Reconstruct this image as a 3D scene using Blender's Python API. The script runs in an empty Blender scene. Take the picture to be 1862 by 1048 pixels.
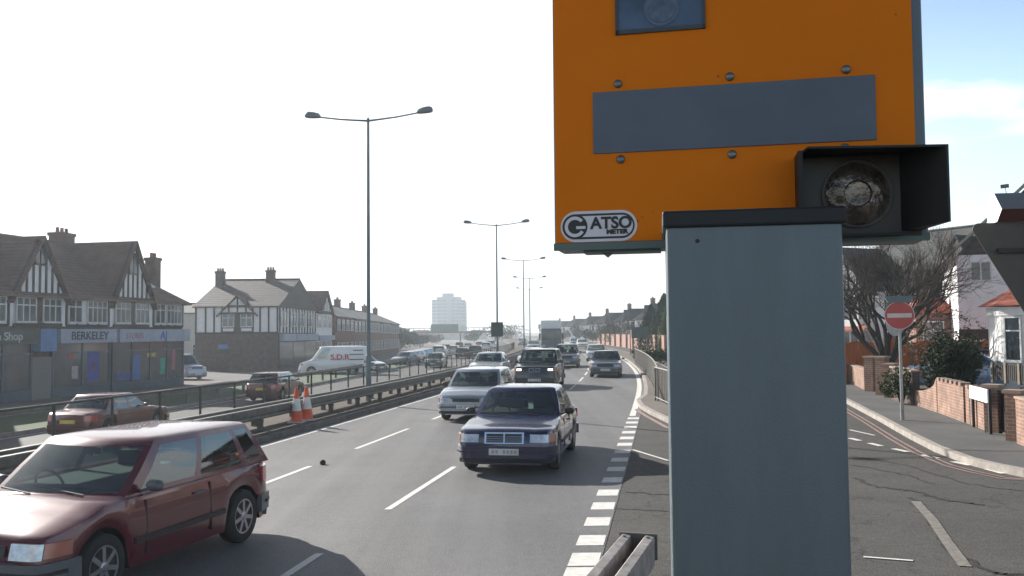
import bpy, math, random
from mathutils import Vector, Matrix
random.seed(7)
R_ = math.radians
# ------------------------------------------------------------------ camera, world, sun, exposure
S = bpy.context.scene
COL = S.collection
F = 1650.0
cam = bpy.data.objects.new('camera', bpy.data.cameras.new('camera')); COL.objects.link(cam)
cam.data.sensor_width = 36; cam.data.lens = F/1862*36; cam.data.clip_end = 20000; cam.data.clip_start = .05
PITCH = math.atan((605.2-524)/F)
CM = Matrix.Translation((0, 0, 2.45)) @ Matrix.Rotation(math.pi/2+PITCH, 4, 'X') @ Matrix.Rotation(-.0097, 4, 'Z')
cam.matrix_world = CM
S.camera = cam
def ray(px, py):
    d = CM.to_3x3() @ Vector(((px-931)/F, (524-py)/F, -1)); return d
def at_z(px, py, z=0):
    d = ray(px, py); t = (z-2.45)/d.z; return Vector((0, 0, 2.45))+d*t
def at_Y(px, py, Y):
    d = ray(px, py); return Vector((0, 0, 2.45))+d*(Y/d.y)
SUN_AZ = R_(-43)      # from +Y towards -X
SUN_EL = R_(27)
w = bpy.data.worlds.new("World"); S.world = w; w.use_nodes = True
nt = w.node_tree; nt.nodes.clear()
N = nt.nodes.new; L = nt.links.new
out = N('ShaderNodeOutputWorld'); bg = N('ShaderNodeBackground'); bg.inputs[1].default_value = .07
sky = N('ShaderNodeTexSky'); sky.sky_type = 'NISHITA'; sky.sun_disc = False
sky.sun_elevation = SUN_EL; sky.sun_rotation = SUN_AZ; sky.dust_density = 1.2; sky.air_density = 1.0; sky.ozone_density = 1.5
tc = N('ShaderNodeTexCoord'); mp = N('ShaderNodeMapping'); mp.inputs['Scale'].default_value = (1.3, 1.3, 5.0); mp.inputs['Rotation'].default_value = (0, R_(-6), 0)
nz = N('ShaderNodeTexNoise'); nz.inputs['Scale'].default_value = 2.6; nz.inputs['Detail'].default_value = 7; nz.inputs['Roughness'].default_value = .5
mp.inputs['Location'].default_value = (.35, .2, .42)
cr = N('ShaderNodeValToRGB'); cr.color_ramp.elements[0].position = .51; cr.color_ramp.elements[1].position = .57
mix = N('ShaderNodeMix'); mix.data_type = 'RGBA'
sc_ = N('ShaderNodeVectorMath'); sc_.operation = 'SCALE'; sc_.inputs[3].default_value = .04
add = N('ShaderNodeVectorMath'); add.operation = 'ADD'; add.inputs[1].default_value = (8.6, 8.7, 8.8)
dt = N('ShaderNodeVectorMath'); dt.operation = 'DOT_PRODUCT'; dt.inputs[1].default_value = (-.69, .72, 0)
m1 = N('ShaderNodeMapRange'); m1.inputs[1].default_value = .25; m1.inputs[2].default_value = .8; m1.inputs[4].default_value = .30
sx = N('ShaderNodeSeparateXYZ'); m2 = N('ShaderNodeMapRange'); m2.inputs[1].default_value = .14; m2.inputs[2].default_value = .0; m2.inputs[4].default_value = .25
a1 = N('ShaderNodeMath'); a1.operation = 'ADD'; a2 = N('ShaderNodeMath'); a2.operation = 'ADD'
L(tc.outputs['Generated'], mp.inputs[0]); L(mp.outputs[0], nz.inputs[0]); L(tc.outputs['Generated'], dt.inputs[0]); L(tc.outputs['Generated'], sx.inputs[0])
L(dt.outputs['Value'], m1.inputs[0]); L(sx.outputs[2], m2.inputs[0]); L(nz.outputs[0], a1.inputs[0]); L(m1.outputs[0], a1.inputs[1]); L(a1.outputs[0], a2.inputs[0]); L(m2.outputs[0], a2.inputs[1])
m3 = N('ShaderNodeMapRange'); m3.inputs[1].default_value = .40; m3.inputs[2].default_value = .62; m3.inputs[4].default_value = -.6   # clear overhead
a3 = N('ShaderNodeMath'); a3.operation = 'ADD'; L(sx.outputs[2], m3.inputs[0]); L(a2.outputs[0], a3.inputs[0]); L(m3.outputs[0], a3.inputs[1]); L(a3.outputs[0], cr.inputs[0])
m4 = N('ShaderNodeMapRange'); m4.inputs[1].default_value = .20; m4.inputs[2].default_value = .55; m4.inputs[3].default_value = 2.3; m4.inputs[4].default_value = .45; L(sx.outputs[2], m4.inputs[0])
sb = N('ShaderNodeVectorMath'); sb.operation = 'SCALE'; L(sky.outputs[0], sb.inputs[0]); L(m4.outputs[0], sb.inputs[3])
L(sky.outputs[0], sc_.inputs[0]); L(sc_.outputs[0], add.inputs[0])
L(cr.outputs[0], mix.inputs[0]); L(sb.outputs[0], mix.inputs[6]); L(add.outputs[0], mix.inputs[7])
L(mix.outputs[2], bg.inputs[0]); L(bg.outputs[0], out.inputs[0])
sd = bpy.data.lights.new('sun', 'SUN'); sd.energy = 5.0; sd.angle = R_(.5); sd.color = (1, .955, .89)
sun = bpy.data.objects.new('sun', sd); COL.objects.link(sun)
SUND = Vector((math.sin(SUN_AZ)*math.cos(SUN_EL), math.cos(SUN_AZ)*math.cos(SUN_EL), math.sin(SUN_EL)))
sun.rotation_euler = SUND.to_track_quat('Z', 'Y').to_euler()
S.view_settings.view_transform = 'Standard'; S.view_settings.look = 'None'; S.view_settings.exposure = .95
S.cycles.max_bounces = 7; S.cycles.volume_bounces = 0; S.cycles.transparent_max_bounces = 12
S.cycles.volume_step_rate = 4

# ------------------------------------------------------------------ materials
MATS = {}
def mat(name, col, rough=.6, metal=0, var=.15, scale=3, bump=0, bscale=60, coat=0, stretch=None, spec=.5):
    if name in MATS: return MATS[name]
    m = bpy.data.materials.new(name); m.use_nodes = True; t = m.node_tree; b = t.nodes['Principled BSDF']
    b.inputs['Roughness'].default_value = rough; b.inputs['Metallic'].default_value = metal
    b.inputs['Coat Weight'].default_value = coat; b.inputs['Coat Roughness'].default_value = .05
    b.inputs['Specular IOR Level'].default_value = spec
    c = t.nodes.new('ShaderNodeTexCoord'); src = c.outputs['Object']
    if stretch:
        mpn = t.nodes.new('ShaderNodeMapping'); mpn.inputs['Scale'].default_value = stretch; t.links.new(src, mpn.inputs[0]); src = mpn.outputs[0]
    n = t.nodes.new('ShaderNodeTexNoise'); n.inputs['Scale'].default_value = scale; n.inputs['Detail'].default_value = 8; n.inputs['Roughness'].default_value = .65
    t.links.new(src, n.inputs[0])
    mx = t.nodes.new('ShaderNodeMix'); mx.data_type = 'RGBA'
    mr = t.nodes.new('ShaderNodeMapRange'); mr.inputs[1].default_value = .3; mr.inputs[2].default_value = .7
    t.links.new(n.outputs[0], mr.inputs[0]); t.links.new(mr.outputs[0], mx.inputs[0])
    mx.inputs[6].default_value = (*[x*(1-var) for x in col], 1); mx.inputs[7].default_value = (*[min(1, x*(1+var)) for x in col], 1)
    t.links.new(mx.outputs[2], b.inputs['Base Color'])
    if bump:
        n2 = t.nodes.new('ShaderNodeTexNoise'); n2.inputs['Scale'].default_value = bscale; n2.inputs['Detail'].default_value = 3
        t.links.new(c.outputs['Object'], n2.inputs[0])
        bp = t.nodes.new('ShaderNodeBump'); bp.inputs['Strength'].default_value = bump; bp.inputs['Distance'].default_value = .01
        t.links.new(n2.outputs[0], bp.inputs['Height']); t.links.new(bp.outputs[0], b.inputs['Normal'])
    MATS[name] = m; return m
def speckle(name, col, spk, amt=.5, scale=180, rough=.85, track=None, crack=None):
    """asphalt: broad tone changes, fine stone speckle, worn tracks, optional cracks"""
    if name in MATS: return MATS[name]
    m = mat(name, col, rough, var=.22, scale=.5, bump=.8, bscale=70, spec=.18)
    t = m.node_tree; b = t.nodes['Principled BSDF']; prev = b.inputs['Base Color'].links[0].from_socket
    c = t.nodes.new('ShaderNodeTexCoord')
    def blend(fac, colr, prev, mode='MIX'):
        x = t.nodes.new('ShaderNodeMix'); x.data_type = 'RGBA'; x.blend_type = mode
        t.links.new(fac, x.inputs[0]); t.links.new(prev, x.inputs[6]); x.inputs[7].default_value = (*colr, 1); return x.outputs[2]
    n = t.nodes.new('ShaderNodeTexNoise'); n.inputs['Scale'].default_value = scale; n.inputs['Detail'].default_value = 1
    t.links.new(c.outputs['Object'], n.inputs[0])
    r = t.nodes.new('ShaderNodeMapRange'); r.inputs[1].default_value = .52; r.inputs[2].default_value = .68; r.inputs[4].default_value = amt
    t.links.new(n.outputs[0], r.inputs[0]); prev = blend(r.outputs[0], spk, prev)
    n = t.nodes.new('ShaderNodeTexNoise'); n.inputs['Scale'].default_value = 9; n.inputs['Detail'].default_value = 6
    t.links.new(c.outputs['Object'], n.inputs[0])
    r = t.nodes.new('ShaderNodeMapRange'); r.inputs[1].default_value = .5; r.inputs[2].default_value = .8; r.inputs[4].default_value = .45
    t.links.new(n.outputs[0], r.inputs[0]); prev = blend(r.outputs[0], [x*.6 for x in col], prev)
    if track:
        mpn = t.nodes.new('ShaderNodeMapping'); mpn.inputs['Rotation'].default_value = (0, 0, R_(9.4)); mpn.inputs['Scale'].default_value = (1.1, .012, 1)
        t.links.new(c.outputs['Object'], mpn.inputs[0])
        n = t.nodes.new('ShaderNodeTexNoise'); n.inputs['Scale'].default_value = 1.0; n.inputs['Detail'].default_value = 3
        t.links.new(mpn.outputs[0], n.inputs[0])
        r = t.nodes.new('ShaderNodeMapRange'); r.inputs[1].default_value = .4; r.inputs[2].default_value = .65; r.inputs[4].default_value = .5
        t.links.new(n.outputs[0], r.inputs[0]); prev = blend(r.outputs[0], track, prev)
    if crack:
        v = t.nodes.new('ShaderNodeTexVoronoi'); v.feature = 'DISTANCE_TO_EDGE'; v.inputs['Scale'].default_value = .42
        nn = t.nodes.new('ShaderNodeTexNoise'); nn.inputs['Scale'].default_value = 1.6; nn.inputs['Detail'].default_value = 5
        t.links.new(c.outputs['Object'], nn.inputs[0])
        vm = t.nodes.new('ShaderNodeVectorMath'); vm.operation = 'ADD'; vs = t.nodes.new('ShaderNodeVectorMath'); vs.operation = 'SCALE'; vs.inputs[3].default_value = 1.3
        t.links.new(nn.outputs['Color'], vs.inputs[0]); t.links.new(vs.outputs[0], vm.inputs[0]); t.links.new(c.outputs['Object'], vm.inputs[1])
        t.links.new(vm.outputs[0], v.inputs[0])
        r = t.nodes.new('ShaderNodeMapRange'); r.inputs[1].default_value = .012; r.inputs[2].default_value = .0; r.inputs[4].default_value = .45
        t.links.new(v.outputs[0], r.inputs[0]); prev = blend(r.outputs[0], crack, prev)
    t.links.new(prev, b.inputs['Base Color'])
    return m
def brick(name, c1, c2, mortar, scale=1.0):
    if name in MATS: return MATS[name]
    m = bpy.data.materials.new(name); m.use_nodes = True; t = m.node_tree; b = t.nodes['Principled BSDF']; b.inputs['Roughness'].default_value = .9
    c = t.nodes.new('ShaderNodeTexCoord'); sp = t.nodes.new('ShaderNodeSeparateXYZ'); cb = t.nodes.new('ShaderNodeCombineXYZ'); ad = t.nodes.new('ShaderNodeMath'); ad.operation = 'ADD'
    t.links.new(c.outputs['Object'], sp.inputs[0]); t.links.new(sp.outputs[0], ad.inputs[0]); t.links.new(sp.outputs[1], ad.inputs[1])
    t.links.new(ad.outputs[0], cb.inputs[0]); t.links.new(sp.outputs[2], cb.inputs[1])
    k = t.nodes.new('ShaderNodeTexBrick'); k.inputs['Scale'].default_value = scale; k.inputs['Brick Width'].default_value = .22; k.inputs['Row Height'].default_value = .075; k.inputs['Mortar Size'].default_value = .008
    k.inputs['Color1'].default_value = (*c1, 1); k.inputs['Color2'].default_value = (*c2, 1); k.inputs['Mortar'].default_value = (*mortar, 1)
    t.links.new(cb.outputs[0], k.inputs[0])
    n = t.nodes.new('ShaderNodeTexNoise'); n.inputs['Scale'].default_value = 2.5; n.inputs['Detail'].default_value = 6; t.links.new(c.outputs['Object'], n.inputs[0])
    r = t.nodes.new('ShaderNodeMapRange'); r.inputs[1].default_value = .35; r.inputs[2].default_value = .75; r.inputs[3].default_value = .65; r.inputs[4].default_value = 1.2; t.links.new(n.outputs[0], r.inputs[0])
    vm = t.nodes.new('ShaderNodeVectorMath'); vm.operation = 'SCALE'; t.links.new(k.outputs[0], vm.inputs[0]); t.links.new(r.outputs[0], vm.inputs[3])
    t.links.new(vm.outputs[0], b.inputs['Base Color'])
    bp = t.nodes.new('ShaderNodeBump'); bp.inputs['Strength'].default_value = .4; bp.inputs['Distance'].default_value = .01; bp.invert = True
    t.links.new(k.outputs[1], bp.inputs['Height']); t.links.new(bp.outputs[0], b.inputs['Normal'])
    MATS[name] = m; return m
def tile(name, col):
    if name in MATS: return MATS[name]
    m = mat(name, col, .75, var=.3, scale=1.6); t = m.node_tree; b = t.nodes['Principled BSDF']
    c = t.nodes.new('ShaderNodeTexCoord'); k = t.nodes.new('ShaderNodeTexWave'); k.bands_direction = 'Z'; k.inputs['Scale'].default_value = 1.6; k.inputs['Distortion'].default_value = .6
    t.links.new(c.outputs['Object'], k.inputs[0]); bp = t.nodes.new('ShaderNodeBump'); bp.inputs['Strength'].default_value = .5; bp.inputs['Distance'].default_value = .05
    t.links.new(k.outputs[0], bp.inputs['Height']); t.links.new(bp.outputs[0], b.inputs['Normal']); return m
def emis(name, col, s):
    if name in MATS: return MATS[name]
    m = mat(name, col, .3); b = m.node_tree.nodes['Principled BSDF']; b.inputs['Emission Color'].default_value = (*col, 1); b.inputs['Emission Strength'].default_value = s; return m
def glass(name, tint, base=.10):
    m = bpy.data.materials.new(name); m.use_nodes = True; t = m.node_tree; t.nodes.clear()
    o = t.nodes.new('ShaderNodeOutputMaterial'); mx = t.nodes.new('ShaderNodeMixShader'); tr = t.nodes.new('ShaderNodeBsdfTransparent'); gl = t.nodes.new('ShaderNodeBsdfGlossy')
    tr.inputs[0].default_value = (*tint, 1); gl.inputs['Roughness'].default_value = .03; gl.inputs[0].default_value = (.95, 1, 1, 1)
    fr = t.nodes.new('ShaderNodeFresnel'); fr.inputs[0].default_value = 1.5; mr = t.nodes.new('ShaderNodeMapRange'); mr.inputs[3].default_value = base; mr.inputs[4].default_value = 1
    t.links.new(fr.outputs[0], mr.inputs[0]); t.links.new(mr.outputs[0], mx.inputs[0]); t.links.new(tr.outputs[0], mx.inputs[1]); t.links.new(gl.outputs[0], mx.inputs[2]); t.links.new(mx.outputs[0], o.inputs[0])
    MATS[name] = m; return m
GLASS = glass('car glass', (.55, .66, .62), .10)
asphalt = speckle('asphalt main', (.115, .113, .114), (.34, .335, .33), .9, 85, .62, track=(.225, .222, .22))
asphalt2 = speckle('asphalt junction', (.072, .068, .063), (.17, .16, .145), .65, 80, .85, crack=(.015, .014, .013))
asphalt3 = speckle('asphalt far', (.095, .092, .09), (.19, .185, .18), .3, 120, .75)
pave = speckle('paving', (.16, .14, .125), (.24, .22, .2), .3, 60, .9)
pave2 = speckle('tarmac pavement', (.11, .11, .108), (.19, .19, .18), .35, 80, .9)
kerbm = mat('kerb stone', (.30, .27, .24), .9, var=.3, scale=4, bump=.3)
dirt = speckle('verge dirt', (.10, .085, .07), (.2, .18, .15), .4, 40, .95)
paint = mat('road paint', (.62, .60, .56), .7, var=.22, scale=7, bump=.3, bscale=80)
paintr = mat('red line paint', (.30, .19, .17), .8, var=.35, scale=6)
crackm = mat('crack fill', (.018, .016, .014), .95)
galv = mat('galvanised steel', (.30, .31, .31), .45, .6, var=.2, scale=6)
galvd = mat('weathered steel', (.12, .115, .10), .6, .4, var=.35, scale=5)
polem = mat('lamp column paint', (.13, .17, .18), .5, .3, var=.2, scale=2)
darkpl = mat('black plastic', (.015, .016, .018), .5)
rubber = mat('tyre rubber', (.02, .02, .02), .85)
chrome = mat('chrome', (.6, .6, .62), .15, 1, var=.05)
rimm = mat('alloy rim', (.35, .36, .38), .3, .8, var=.1)
interior = mat('interior cloth', (.03, .032, .035), .9)
white = mat('white paint', (.72, .71, .69), .6, var=.1)
whiter = mat('white render', (.74, .72, .73), .85, var=.1, scale=1.2, bump=.2)
timber = mat('dark timber', (.035, .03, .03), .8, var=.3)
green = mat('grass', (.045, .07, .022), .95, var=.35, scale=1.5, bump=.8, bscale=30)
rooft = tile('roof tile brown', (.12, .068, .05)); roofd = tile('roof tile dark', (.05, .054, .052)); roofr = tile('roof tile red', (.26, .07, .04))
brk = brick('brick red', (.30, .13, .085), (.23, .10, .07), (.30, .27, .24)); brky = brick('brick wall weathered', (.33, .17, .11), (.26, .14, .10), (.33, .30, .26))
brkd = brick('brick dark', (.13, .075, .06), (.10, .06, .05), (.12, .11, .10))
winglass = mat('window glass', (.05, .065, .075), .08, var=.5, scale=.8, spec=.8)
platem = mat('number plate', (.55, .55, .52), .5); platey = mat('number plate rear', (.6, .45, .08), .5)
lampglass = mat('headlight glass', (.45, .48, .5), .12, .3, var=.35, scale=14, coat=1)
amber = mat('indicator', (.33, .10, .07), .25, coat=1); redl = mat('tail light', (.35, .015, .01), .25, coat=1)

# ------------------------------------------------------------------ mesh builder
class MB:
    def __init__(s): s.v = []; s.f = []; s.m = []
    def add(s, vs, fs, mi=0):
        n = len(s.v); s.v += [tuple(x) for x in vs]; s.f += [tuple(n+i for i in f) for f in fs]; s.m += [mi]*len(fs); return s
    def hexa(s, p, mi=0):   # 4 bottom, 4 top
        return s.add(p, [(3, 2, 1, 0), (4, 5, 6, 7), (0, 1, 5, 4), (1, 2, 6, 5), (2, 3, 7, 6), (3, 0, 4, 7)], mi)
    def box(s, x0, x1, y0, y1, z0, z1, mi=0, M=None, rz=None):
        p = [Vector(q) for q in ((x0, y0, z0), (x1, y0, z0), (x1, y1, z0), (x0, y1, z0), (x0, y0, z1), (x1, y0, z1), (x1, y1, z1), (x0, y1, z1))]
        if rz is not None:
            c = Vector(((x0+x1)/2, (y0+y1)/2, 0)); r = Matrix.Rotation(rz, 3, 'Z'); p = [c+r@(q-c) for q in p]
        if M is not None: p = [M@q for q in p]
        return s.hexa(p, mi)
    def slab(s, a, b, c, d, t, mi=0):
        top = [Vector(q) for q in (a, b, c, d)]; bot = [q-Vector((0, 0, t)) for q in top]
        return s.hexa(bot+top, mi)
    def bar(s, a, b, w, h=None, mi=0, up=Vector((0, 0, 1))):
        a = Vector(a); b = Vector(b); h = h or w; d = (b-a).normalized()
        if abs(d.dot(up)) > .99: up = Vector((0, 1, 0))
        x = d.cross(up).normalized()*w/2; y = x.cross(d).normalized()*h/2
        return s.add([a-x-y, a+x-y, a+x+y, a-x+y, b-x-y, b+x-y, b+x+y, b-x+y], [(0, 1, 2, 3), (7, 6, 5, 4), (4, 5, 1, 0), (5, 6, 2, 1), (6, 7, 3, 2), (7, 4, 0, 3)], mi)
    def tube(s, pts, rad, n=8, mi=0, caps=True):
        pts = [Vector(p) for p in pts]
        if not hasattr(rad, '__len__'): rad = [rad]*len(pts)
        base = len(s.v); up = Vector((0, 0, 1))
        for i, p in enumerate(pts):
            d = (pts[min(i+1, len(pts)-1)]-pts[max(i-1, 0)]).normalized()
            u = up if abs(d.dot(up)) < .95 else Vector((0, 1, 0))
            x = d.cross(u).normalized(); y = x.cross(d)
            for k in range(n):
                a = 2*math.pi*k/n; s.v.append(tuple(p+(x*math.cos(a)+y*math.sin(a))*rad[i]))
        for i in range(len(pts)-1):
            for k in range(n):
                k2 = (k+1) % n; s.f.append((base+i*n+k, base+i*n+k2, base+(i+1)*n+k2, base+(i+1)*n+k)); s.m.append(mi)
        if caps:
            s.f.append(tuple(base+k for k in range(n))[::-1]); s.m.append(mi)
            s.f.append(tuple(base+(len(pts)-1)*n+k for k in range(n))); s.m.append(mi)
        return s
    def lathe(s, prof, n=24, M=None, mi=0):   # prof: (r, z) about local z
        base = len(s.v); M = M or Matrix()
        for r, z in prof:
            for k in range(n):
                a = 2*math.pi*k/n; s.v.append(tuple(M@Vector((r*math.cos(a), r*math.sin(a), z))))
        for i in range(len(prof)-1):
            for k in range(n):
                k2 = (k+1) % n; s.f.append((base+i*n+k, base+i*n+k2, base+(i+1)*n+k2, base+(i+1)*n+k)); s.m.append(mi)
        s.f.append(tuple(base+k for k in range(n))[::-1]); s.m.append(mi)
        s.f.append(tuple(base+(len(prof)-1)*n+k for k in range(n))); s.m.append(mi)
        return s
    def prism(s, poly, z0, z1, M=None, mi=0):  # poly in xy
        n = len(poly); M = M or Matrix()
        vs = [M@Vector((x, y, z0)) for x, y in poly]+[M@Vector((x, y, z1)) for x, y in poly]
        return s.add(vs, [tuple(range(n))[::-1], tuple(range(n, 2*n))]+[(i, (i+1) % n, n+(i+1) % n, n+i) for i in range(n)], mi)
    def sheet(s, poly, z, mi=0): return s.add([(p[0], p[1], z) for p in poly], [tuple(range(len(poly)))], mi)
    def build(s, name, mats, parent=None, smooth=None, bevel=0):
        me = bpy.data.meshes.new(name); me.from_pydata(s.v, [], s.f)
        if not isinstance(mats, (list, tuple)): mats = [mats]
        for m in mats: me.materials.append(m)
        me.polygons.foreach_set('material_index', s.m); me.update()
        o = bpy.data.objects.new(name, me); COL.objects.link(o)
        if smooth is not None:
            me.shade_smooth(); me.set_sharp_from_angle(angle=R_(smooth))
        if parent is not None: o.parent = parent
        if bevel:
            b = o.modifiers.new('b', 'BEVEL'); b.width = bevel; b.segments = 2; b.limit_method = 'ANGLE'
        return o
def tag(o, label, cat, group=None, kind=None):
    o['label'] = label; o['category'] = cat
    if group: o['group'] = group
    if kind: o['kind'] = kind
    return o
def struct(o): o['kind'] = 'structure'; return o
def thing(name, label, cat, loc=(0, 0, 0), rz=0, group=None):
    e = bpy.data.objects.new(name, None); COL.objects.link(e); e.location = loc; e.rotation_euler = (0, 0, rz); e.empty_display_size = .3
    return tag(e, label, cat, group)
def dup(o, parent=None):
    c = o.copy(); COL.objects.link(c); c.parent = parent
    for ch in list(o.children): dup(ch, c)
    return c
def text(parent, s, size, M, m, name='lettering', align='CENTER', ext=.002, bold=0, sx=1):
    cu = bpy.data.curves.new('t', 'FONT'); cu.body = s; cu.size = size; cu.align_x = align; cu.align_y = 'CENTER'; cu.extrude = ext; cu.offset = bold
    o = bpy.data.objects.new('t', cu); COL.objects.link(o); bpy.context.view_layer.update()
    me = bpy.data.meshes.new_from_object(o.evaluated_get(bpy.context.evaluated_depsgraph_get()))
    bpy.data.objects.remove(o); me.name = name; me.materials.clear(); me.materials.append(m)
    q = bpy.data.objects.new(name, me); COL.objects.link(q); me.transform(M@Matrix.Diagonal((sx, 1, 1, 1))); q.parent = parent; return q

# ------------------------------------------------------------------ road curve
RT = [(-60, -10.9), (-40, -7.6), (-20, -4.3), (0, -1.0), (10, .63), (20, 2.3), (30, 3.93), (40, 5.45), (50, 6.75), (60, 7.85), (75, 9.15), (100, 10.7), (130, 11.8), (160, 12.3), (200, 12.4), (300, 11.0), (450, 6), (700, -6), (1200, -40)]
def R(Y):
    for i in range(len(RT)-1):
        if Y <= RT[i+1][0] or i == len(RT)-2:
            y0, x0 = RT[i]; y1, x1 = RT[i+1]
            m0 = (RT[i+1][1]-RT[max(i-1, 0)][1])/(RT[i+1][0]-RT[max(i-1, 0)][0]); k = min(i+2, len(RT)-1)
            m1 = (RT[k][1]-x0)/(RT[k][0]-y0); h = y1-y0; t = (Y-y0)/h
            return (2*t**3-3*t*t+1)*x0+(t**3-2*t*t+t)*h*m0+(-2*t**3+3*t*t)*x1+(t**3-t*t)*h*m1
def pt(o, Y, z=0): return Vector((R(Y)+o, Y, z))
def head(Y): return math.atan2((R(Y+1)-R(Y-1))/2, 1)   # angle from +Y to +X
def yr(a, b, near=2.0):
    r = [a]
    while r[-1] < b: r.append(min(b, r[-1]+max(near, abs(r[-1])*.05)))
    return r
def ribbon(mb, o0, o1, Ya, Yb, z0, z1=None, mi=0):
    ys = yr(Ya, Yb); z1 = z0 if z1 is None else z1
    f0 = o0 if callable(o0) else (lambda Y: o0); f1 = o1 if callable(o1) else (lambda Y: o1)
    n = len(mb.v)
    for Y in ys: mb.v += [tuple(pt(f0(Y), Y, z0)), tuple(pt(f1(Y), Y, z1))]
    for i in range(len(ys)-1): mb.f.append((n+2*i, n+2*i+1, n+2*i+3, n+2*i+2)); mb.m.append(mi)
    return mb
LZ = -.85   # level of the opposite carriageway and everything left of it
# ------------------------------------------------------------------ ground
struct(MB().sheet([(-6000, -200), (6000, -200), (6000, 9000), (-6000, 9000)], LZ-.02).build('ground', mat('ground earth', (.13, .125, .10), .95, var=.3, scale=.05)))
g = MB(); ribbon(g, -11.9, 900, -60, 700, -.012); ribbon(g, -12.5, -11.9, -60, 700, LZ-.015, -.012)
struct(g.build('raised_ground', speckle('raised ground', (.10, .095, .07), (.16, .15, .12), .3, 30, .95)))
struct(ribbon(MB(), -8.15, .32, -60, 700, 0).build('road', asphalt))
# side road mouth and service road
KERB = [(8.4, -20), (8.4, 5), (8.5, 12)]+[tuple(at_z(*p)[:2]) for p in ((1862, 868), (1800, 855), (1760, 845), (1700, 822), (1650, 796), (1600, 767), (1541, 735))]+[(12.6, 37), (14.3, 50), (16, 75), (17.5, 100), (19, 130), (20, 170), (20, 240)]
KERB[0:3] = [(30, 7.5), (16, 10.5), (11.0, 13.4)]
apr = MB().sheet([(-3.5, -20), (60, -20), (60, 6.5)]+KERB+[(13, 240), (R(100)+2.4, 100), (R(60)+2.6, 60), (R(40)+2.6, 40), (R(28)+2, 28), (R(28)+.1, 28), (R(20)+.1, 20), (R(10)+.1, 10), (R(0)+.1, 0)], -.006)
struct(apr.build('side_road', asphalt2))
# markings
def strip_pts(mb, pts, wd, z=.004, mi=0):
    pts = [Vector((p[0], p[1], 0)) for p in pts]; n = len(mb.v)
    for i, p in enumerate(pts):
        d = (pts[min(i+1, len(pts)-1)]-pts[max(i-1, 0)]).normalized(); x = Vector((d.y, -d.x, 0))*wd/2
        mb.v += [(p.x-x.x, p.y-x.y, z), (p.x+x.x, p.y+x.y, z)]
    for i in range(len(pts)-1): mb.f.append((n+2*i, n+2*i+1, n+2*i+3, n+2*i+2)); mb.m.append(mi)
m = MB()
ribbon(m, -7.93, -7.78, -60, 400, .004)
ribbon(m, .0, lambda Y: .0+min(.2, .14+Y*.0015), 26.5, 400, .004)
for k in range(-5, 60):
    for off, ph in ((-2.86, 12.8), (-5.6, 13.05)): ribbon(m, off-.05, off+.05, ph+6.5*k, ph+6.5*k+4.0, .004)
y = 10.55
while y < 26.4:                  # short wide dashes across the mouth of the junction
    ribbon(m, -.02, .30, y, y+.52, .004); y += 1.05 if y < 13 else 1.18
for k in range(9): ribbon(m, -.02, .30, 10.2-.62*k-.56, 10.2-.62*k, .004)
gw = [at_z(*p) for p in ((1545, 797), (1600, 811), (1660, 824), (1720, 837), (1790, 852), (1850, 868))]
def along(pts, s):
    for i in range(len(pts)-1):
        l = (pts[i+1]-pts[i]).length
        if s <= l or i == len(pts)-2: return pts[i]+(pts[i+1]-pts[i])*(s/l)
        s -= l
tot = sum((gw[i+1]-gw[i]).length for i in range(len(gw)-1)); s = 0
while s < tot-.5: strip_pts(m, [along(gw, s), along(gw, s+.5)], .14); s += .95
strip_pts(m, [at_z(*p) for p in ((1545, 782), (1590, 792))], .08); strip_pts(m, [at_z(*p) for p in ((1150, 818), (1215, 838))], .07)
strip_pts(m, [at_z(*p) for p in ((1570, 1013), (1660, 1020))], .05)
struct(m.build('road_markings', paint))
m = MB()
for d in (.32, .48): strip_pts(m, [Vector((x-d*.97, y-d*.2)) for x, y in KERB[:12]], .05)
strip_pts(m, [at_z(*p) for p in ((1157, 745), (1175, 757), (1213, 778), (1262, 790))], .12)
struct(m.build('red_lines', paintr))
m = MB()
def crackline(pts, wd):
    P = [at_z(*p) for p in pts]; Q = []
    for i in range(len(P)-1):
        for k in range(7):
            t = k/7; Q.append(P[i].lerp(P[i+1], t)+Vector((random.uniform(-.06, .06), random.uniform(-.07, .07), 0)))
    Q.append(P[-1]); strip_pts(m, Q, wd, .001)
crackline([(1553, 868), (1600, 886), (1665, 893), (1720, 910), (1790, 918)], .07); crackline([(1660, 905), (1700, 955), (1730, 1000), (1800, 1040), (1862, 1046)], .06)
crackline([(1548, 830), (1650, 845), (1760, 880), (1862, 893)], .03); crackline([(1548, 845), (1640, 862), (1700, 880)], .03)
crackline([(1140, 895), (1215, 900)], .04); crackline([(1110, 925), (1215, 930)], .03)
struct(m.build('road_cracks', crackm))
m = MB(); P = [at_z(*p) for p in ((1665, 912), (1695, 945), (1722, 985), (1755, 1030))]; strip_pts(m, P, .13, .0025)
struct(m.build('road_patch', mat('old tar patch', (.17, .155, .135), .9, var=.4, scale=9)))
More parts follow.
